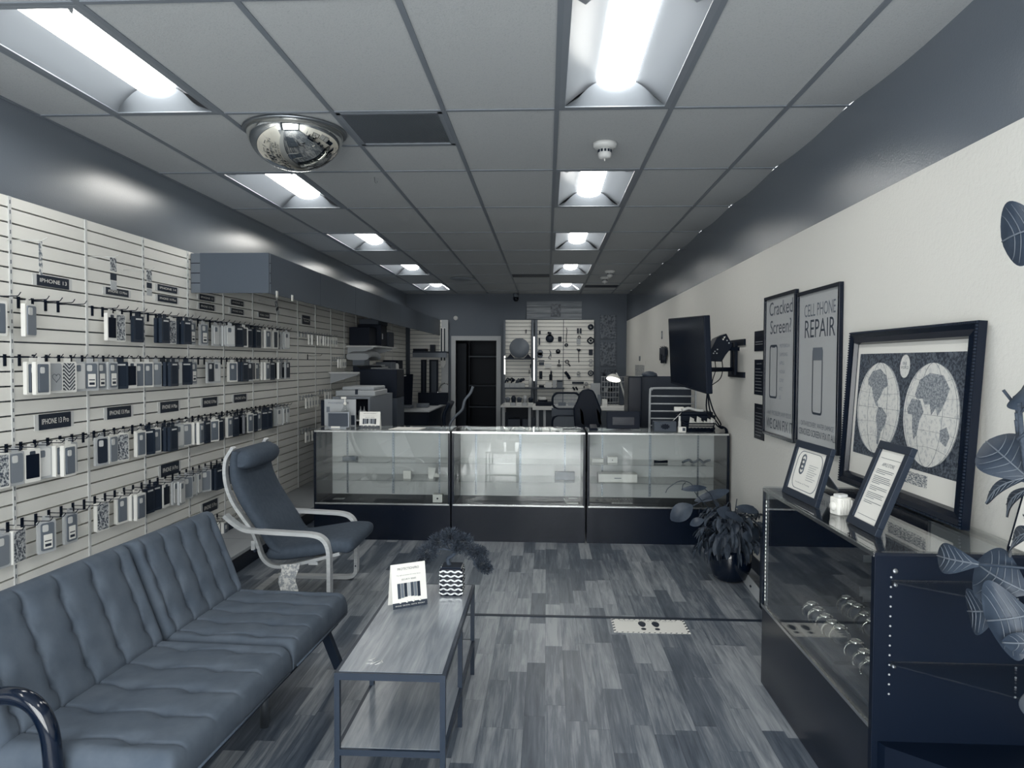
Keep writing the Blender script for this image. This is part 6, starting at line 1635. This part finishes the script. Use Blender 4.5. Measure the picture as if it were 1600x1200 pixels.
rack_shelf(788, 882, 605.5, 13.98, 14.31, M_MIDD, 'grey shelf of parts bins right of the doorway')
zS = at(800, 605.5, y=13.98).z
for i in range(4):
    x = at(788+i*7.8, 600, y=13.99).x+.01
    solo('parts_bin', MB().box(x, x+.095, 13.99, 14.15, zS, zS+.085), M_LGREY, 'pale parts bin on the upper bin shelf, %s from the doorway' % ORD[i], 'bin', 'pale parts bins', bevel=.003)
    rn = random.Random(i+40)
    m = MB()
    for q in range(5):
        cx_, cz_ = x+.02+rn.random()*.06, zS+.10+rn.random()*.07
        m.tube(smooth_path([(cx_-.02, 14.05, cz_-.03), (cx_, 14.04, cz_+.02), (cx_+.03, 14.06, cz_)], 3), .012, 6)
    solo('loose_tools', m, (M_DARK, M_NAVYM, M_MIDD, M_DARK)[i], 'dark gadgets heaped in the pale bin, %s from the doorway' % ORD[i], 'tools', 'gadgets in the parts bins')
x = at(826, 600, y=14.0).x
solo('white_spray_can', MB().lathe([(0, 0), (.032, 0), (.032, .18), (.012, .20), (.012, .22), (0, .22)], 16, (x+.03, 14.08, zS)), M_OFFW, 'tall white can at the end of the bin shelf', 'can')
for i, (u0, u1, v0, mt, la) in enumerate(((842, 850, 602, M_NAVYM, 'flat black case on the tool wall shelf'), (852, 862, 597, M_OFFW, 'tilted white box on the tool wall shelf'), (863.5, 869, 594.5, M_LGREY, 'upright pale block on the tool wall shelf'), (870, 879, 594, M_MID, 'grey drawer box with dark stripe on the tool wall shelf'))):
    a = at(u0, 605, y=14.0); b = at(u1, v0, y=14.0); t = thing('bench_box', la, 'box', ((a.x+b.x)/2, 14.05, zS)); MB().box(a.x, b.x, 14.0, 14.15, zS, b.z).build('carton', mt, t, bevel=.003)
    if i == 3: MB().box(a.x, b.x, 13.996, 14.0, b.z-.03, b.z-.01).build('dark_stripe', M_NAVYM, t)
# work benches
a = at(782, 634, y=13.3); b = at(833, 634, y=13.3); zB = a.z
t = thing('workbench', 'pale topped bench with bins beneath the parts shelf', 'workbench', ((a.x+b.x)/2, 13.7, 0))
MB().box(a.x, b.x, 13.3, 14.25, zB-.03, zB).build('bench_top', M_OFFW, t, bevel=.003)
for x in (a.x+.03, b.x-.09): MB().box(x, x+.05, 13.34, 13.39, 0, zB-.03).build('leg', M_LGREY, t)
MB().box(a.x+.05, b.x-.05, 14.2, 14.23, .1, zB-.03).build('back_board', M_DARK, t)
for i, u in enumerate((793, 816)):
    p = at(u, 668, y=13.5); solo('storage_crate', MB().box(p.x-.0, p.x+.24, 13.5, 13.9, 0, at(u, 655, y=13.5).z), M_MIDD, ('left', 'right')[i]+' dark crate under the pale topped bench', 'crate', 'crates under the bench', bevel=.01)
for i in range(5):
    x = at(789+i*9, 628, y=13.5).x
    solo('parts_cup', MB().lathe([(0, 0), (.035, 0), (.045, .11), (.05, .13), (.02, .15+.03*(i % 2)), (0, .15+.03*(i % 2))], 14, (x+.05, 13.55+.04*(i % 2), zB)), (M_MID, M_DARK, M_MIDD, M_LGREY, M_DARK)[i], 'cup of small parts on the doorway-side bench, %s from the left' % ORD[i], 'cup', 'cups on the bench')
    solo('low_bin', MB().box(x, x+.10, 13.36, 13.46, zB, zB+.055), M_LGREY if i % 2 else M_OFFW, 'low pale bin at the bench front, %s from the left' % ORD[i], 'bin', 'low bins on the bench front', bevel=.003)
# white desk on the right of it
a = at(832, 640, y=11.9); b = at(985, 640, y=11.9); zD = at(840, 635, y=11.9).z
t = thing('white_desk', 'long white desk below the tool wall behind the chairs', 'desk', (.5, 12.3, 0))
MB().box(a.x, b.x, 11.9, 12.7, zD-.06, zD).build('desktop', M_OFFW, t, bevel=.003)
for u in (838, 849, 975): x = at(u, 650, y=11.95).x; MB().box(x, x+.04, 11.95, 12.0, 0, zD-.06).build('leg', M_LGREY, t)
p = at(837, 630, y=12.1)
solo('black_toolbag', MB().box(p.x, p.x+.27, 12.0, 12.3, zD, zD+.07).box(p.x+.04, p.x+.2, 12.05, 12.25, zD+.07, zD+.10), M_NAVYM, 'flat black tool bag on the left of the white desk', 'tool bag', bevel=.01)
solo('white_dock', MB().box(p.x+.06, p.x+.17, 12.1, 12.2, zD+.10, zD+.14), M_OFFW, 'white dock resting on the black tool bag', 'dock', bevel=.004)
for i, (u0, u1, v0, y, mt, la) in enumerate(((872, 884, 629, 12.1, M_MIDD, 'long grey unit on the white desk behind the mesh chair'), (888, 897, 629, 12.15, M_LGREY, 'pale block beside the grey unit on the white desk'), (923, 938, 599, 12.38, M_LGREY, 'pale upright screen behind the gaming chair'), (934, 939, 617, 12.2, M_MID, 'small grey bottle block on the white desk'), (941, 949, 624, 12.1, M_OFFW, 'low white box under the lamp'), (968, 975, 604, 12.38, M_MIDD, 'dark upright organiser behind the lamp'))):
    a = at(u0, 634, y=y); b = at(u1, v0, y=y); solo('desk_item', MB().box(a.x, b.x, y, y+.1, zD, b.z), mt, la, 'desk item', bevel=.004)
# clutter behind lamp: shelf of parts
a = at(940, 634, y=12.55); b = at(980, 588, y=12.55)
t = thing('wire_rack', 'cluttered wire rack of parts behind the desk lamp', 'rack', ((a.x+b.x)/2, 12.6, zD))
m = MB()
for q in range(6): z = zD+.04+(b.z-zD-.05)*q/5; m.tube([(a.x, 12.55, z), (b.x, 12.55, z)], .006, 5).tube([(a.x, 12.65, z), (b.x, 12.65, z)], .006, 5)
for q in range(10): x = a.x+(b.x-a.x)*q/9; m.tube([(x, 12.55, zD), (x, 12.55, b.z-.01)], .005, 5)
m.build('wire_frame', M_LGREY, t)
rn = random.Random(4)
for q in range(14):
    x = a.x+.03+(b.x-a.x-.12)*rn.random(); z = zD+.04+(b.z-zD-.05)*rn.randint(0, 4)/5
    MB().box(x, x+rn.uniform(.04, .10), 12.58, 12.64, z+.006, z+rn.uniform(.04, .085)).build('stored_part', (M_DARK, M_MID, M_LGREY, M_MIDD, M_NAVYM)[q % 5], t)
# desk lamp, lit
p = at(959, 590, y=11.7); base = at(979, 634, y=12.0)
t = thing('desk_lamp', 'lit white swing-arm desk lamp on the white desk', 'lamp', (base.x, 12.0, zD))
MB().lathe([(0, 0), (.07, 0), (.07, .015), (.015, .025), (0, .025)], 20, (base.x, 12.0, zD)).build('base', M_OFFW, t)
MB().tube([(base.x, 12.0, zD+.02), at(968, 592, y=11.85), at(963, 583, y=11.8)], .010, 8).tube([(base.x+.02, 12.0, zD+.02), at(971, 600, y=11.87)], .006, 8).build('arm', M_OFFW, t)
Ml = Matrix.Translation(p) @ Matrix.Rotation(.22, 4, 'Y') @ Matrix.Rotation(-.35, 4, 'X')
MB(Ml).lathe([(.115, -.035), (.108, .0), (.07, .035), (.03, .055), (0, .06)], 28, cap=False).build('lamp_shade', M_WHITE, t)
MB(Ml).lathe([(0, -.028), (.10, -.028), (.10, -.020), (0, -.015)], 24).build('bulb', M_BULB, t)
# chairs
t = thing('mesh_chair', 'grey mesh-backed office chair behind the middle counter', 'office chair', (.25, 8.9, 0))
y_ = 8.9; a = at(863, 662, y=y_); b = at(907, 614, y=y_)
def ring_pts(x0, x1, z0, z1, r, y): return [(x, y, z) for x, z in rrect(x1-x0, z1-z0, r, 6, (x0+x1)/2, (z0+z1)/2)]
zt1, zm1 = b.z, at(880, 639, y=y_).z
pts = ring_pts(a.x, b.x, zm1, zt1, .08, y_); MB().tube(pts+[pts[0]], .014, 8).build('head_frame', M_NAVYM, t)
zt2 = at(880, 649, y=y_).z; pts = ring_pts(a.x, b.x, .58, zt2, .08, y_); MB().tube(pts+[pts[0]], .014, 8).build('back_frame', M_NAVYM, t)
def meshfill(z0, z1, nm_):
    m = MB()
    for q in range(22): x = a.x+.015+(b.x-a.x-.03)*q/21; m.box(x-.004, x+.004, y_-.003, y_+.003, z0, z1)
    m.build(nm_, M_MID, t)
meshfill(zm1, zt1, 'head_mesh'); meshfill(.58, zt2, 'back_mesh')
MB().box(a.x-.01, b.x+.01, y_-.012, y_+.02, zt2-.01, zm1+.01).build('lumbar_bar', M_MIDD, t)
MB().loft([(a.x-.02, 8.65, .47), ((a.x+b.x)/2, 8.65, .47), (b.x+.02, 8.65, .47)], (0, 1, 0), .46, .07).build('seat', M_DARK, t)
m = MB().lathe([(0, .06), (.03, .06), (.03, .44), (0, .44)], 12, ((a.x+b.x)/2, 8.65, 0))
for q in range(5): m.bar(((a.x+b.x)/2, 8.65, .09), ((a.x+b.x)/2+.28*math.cos(q*1.2566), 8.65+.28*math.sin(q*1.2566), .03), .04, .03)
m.bar(((a.x+b.x)/2, 8.7, .45), ((a.x+b.x)/2, 8.93, .62), .05, .02); m.build('five_star_base', M_NAVYM, t)
t = thing('gaming_chair', 'black bucket-backed gaming chair behind the middle counter', 'gaming chair', (.52, 8.0, 0))
y_ = 8.0
ol = [at(u, v, y=y_) for u, v in ((899, 680), (897, 655), (896, 638), (902, 626), (906, 614), (911, 609), (919, 607.5), (927, 610), (931, 617), (935, 628), (940, 640), (939, 660), (938, 680))]
n = len(ol); fr = [(p.x, y_, p.z) for p in ol]; bk = [(p.x, y_+.09, p.z) for p in ol]
MB().add(fr+bk, [tuple(range(n)), tuple(range(n, 2*n))[::-1]]+[((i+1) % n, i, n+i, n+(i+1) % n) for i in range(n)]).build('bucket_back', M_NAVYM, t, bevel=.015)
for s_ in ((906, 637, 909, 664), (932, 638, 936, 664)):
    A, B = at(s_[0], s_[1], y=y_-.004), at(s_[2], s_[3], y=y_-.004)
    MB().add([(A.x, y_-.006, A.z), (A.x+.035, y_-.006, A.z-.05), (B.x+.03, y_-.006, B.z), (B.x-.006, y_-.006, B.z+.02), (A.x, y_-.001, A.z), (A.x+.035, y_-.001, A.z-.05), (B.x+.03, y_-.001, B.z), (B.x-.006, y_-.001, B.z+.02)], [(0, 1, 2, 3), (3, 2, 1, 0), (7, 6, 5, 4)]).build('side_stripe', M_LGREY, t)
xx = sum(p.x for p in ol)/n
MB().loft([(xx-.22, 7.72, .46), (xx, 7.72, .46), (xx+.22, 7.72, .46)], (0, 1, 0), .46, .10).build('seat', M_NAVYM, t)
m = MB().lathe([(0, .06), (.03, .06), (.03, .42), (0, .42)], 12, (xx, 7.75, 0))
for q in range(5): m.bar((xx, 7.75, .09), (xx+.28*math.cos(q*1.2566), 7.75+.28*math.sin(q*1.2566), .03), .04, .03)
m.build('five_star_base', M_NAVYM, t)
# black cabinet and metal bar rack behind the right counter
a = at(981, 668, y=7.6); b = at(1003, 588.5, y=7.6); c = at(1094, 668, y=7.9)
t = thing('black_partition', 'tall black partition cabinet behind the right counter', 'cabinet', (1.2, 7.8, 0))
MB().box(a.x, b.x, 7.6, 8.0, 0, b.z).build('side_unit', M_NAVY, t, bevel=.01)
MB().box(b.x+.01, 1.56, 7.85, 7.90, 0, b.z+.0).build('back_board', M_DARK, t, bevel=.006)
a = at(1015, 670, y=7.3); b = at(1087, 607, y=7.3)
t = thing('metal_bar_rack', 'grey tubular bar rack standing before the black partition', 'rack', ((a.x+b.x)/2, 7.3, 0))
b.x = min(b.x, 1.53)
m = MB().tube(smooth_path([(a.x, 7.3, 0), (a.x, 7.3, .6), (a.x, 7.3, b.z-.06), (a.x+.02, 7.3, b.z-.015), (a.x+.06, 7.3, b.z), (b.x-.05, 7.3, b.z)], 4)+[Vector((b.x, 7.3, b.z)), Vector((b.x, 7.3, 0))], .011, 8)
m.build('outer_tube', M_LGREY, t)
for v in (619, 631, 642.5, 654, 665):
    z = at(1040, v, y=7.3).z; MB().tube([(a.x, 7.3, z), (b.x, 7.3, z)], .008, 6).build('rung', M_LGREY, t)
a = at(1006, 586, y=7.87); 
t = thing('cap_pile', 'small grey cap heap on top of the black partition', 'cap', (a.x+.05, 7.87, a.z))
zt = at(1003, 588.5, y=7.6).z
MB().lathe([(0, 0), (.09, 0), (.08, .03), (.04, .05), (0, .055)], 18, (a.x+.06, 7.875, zt)).build('crown', M_MIDD, t); MB().prism([(a.x-.08, 7.84), (a.x+.0, 7.84), (a.x+.0, 7.9), (a.x-.06, 7.9)], zt, zt+.008).build('brim', M_LGREY, t)
bpy.context.view_layer.update()
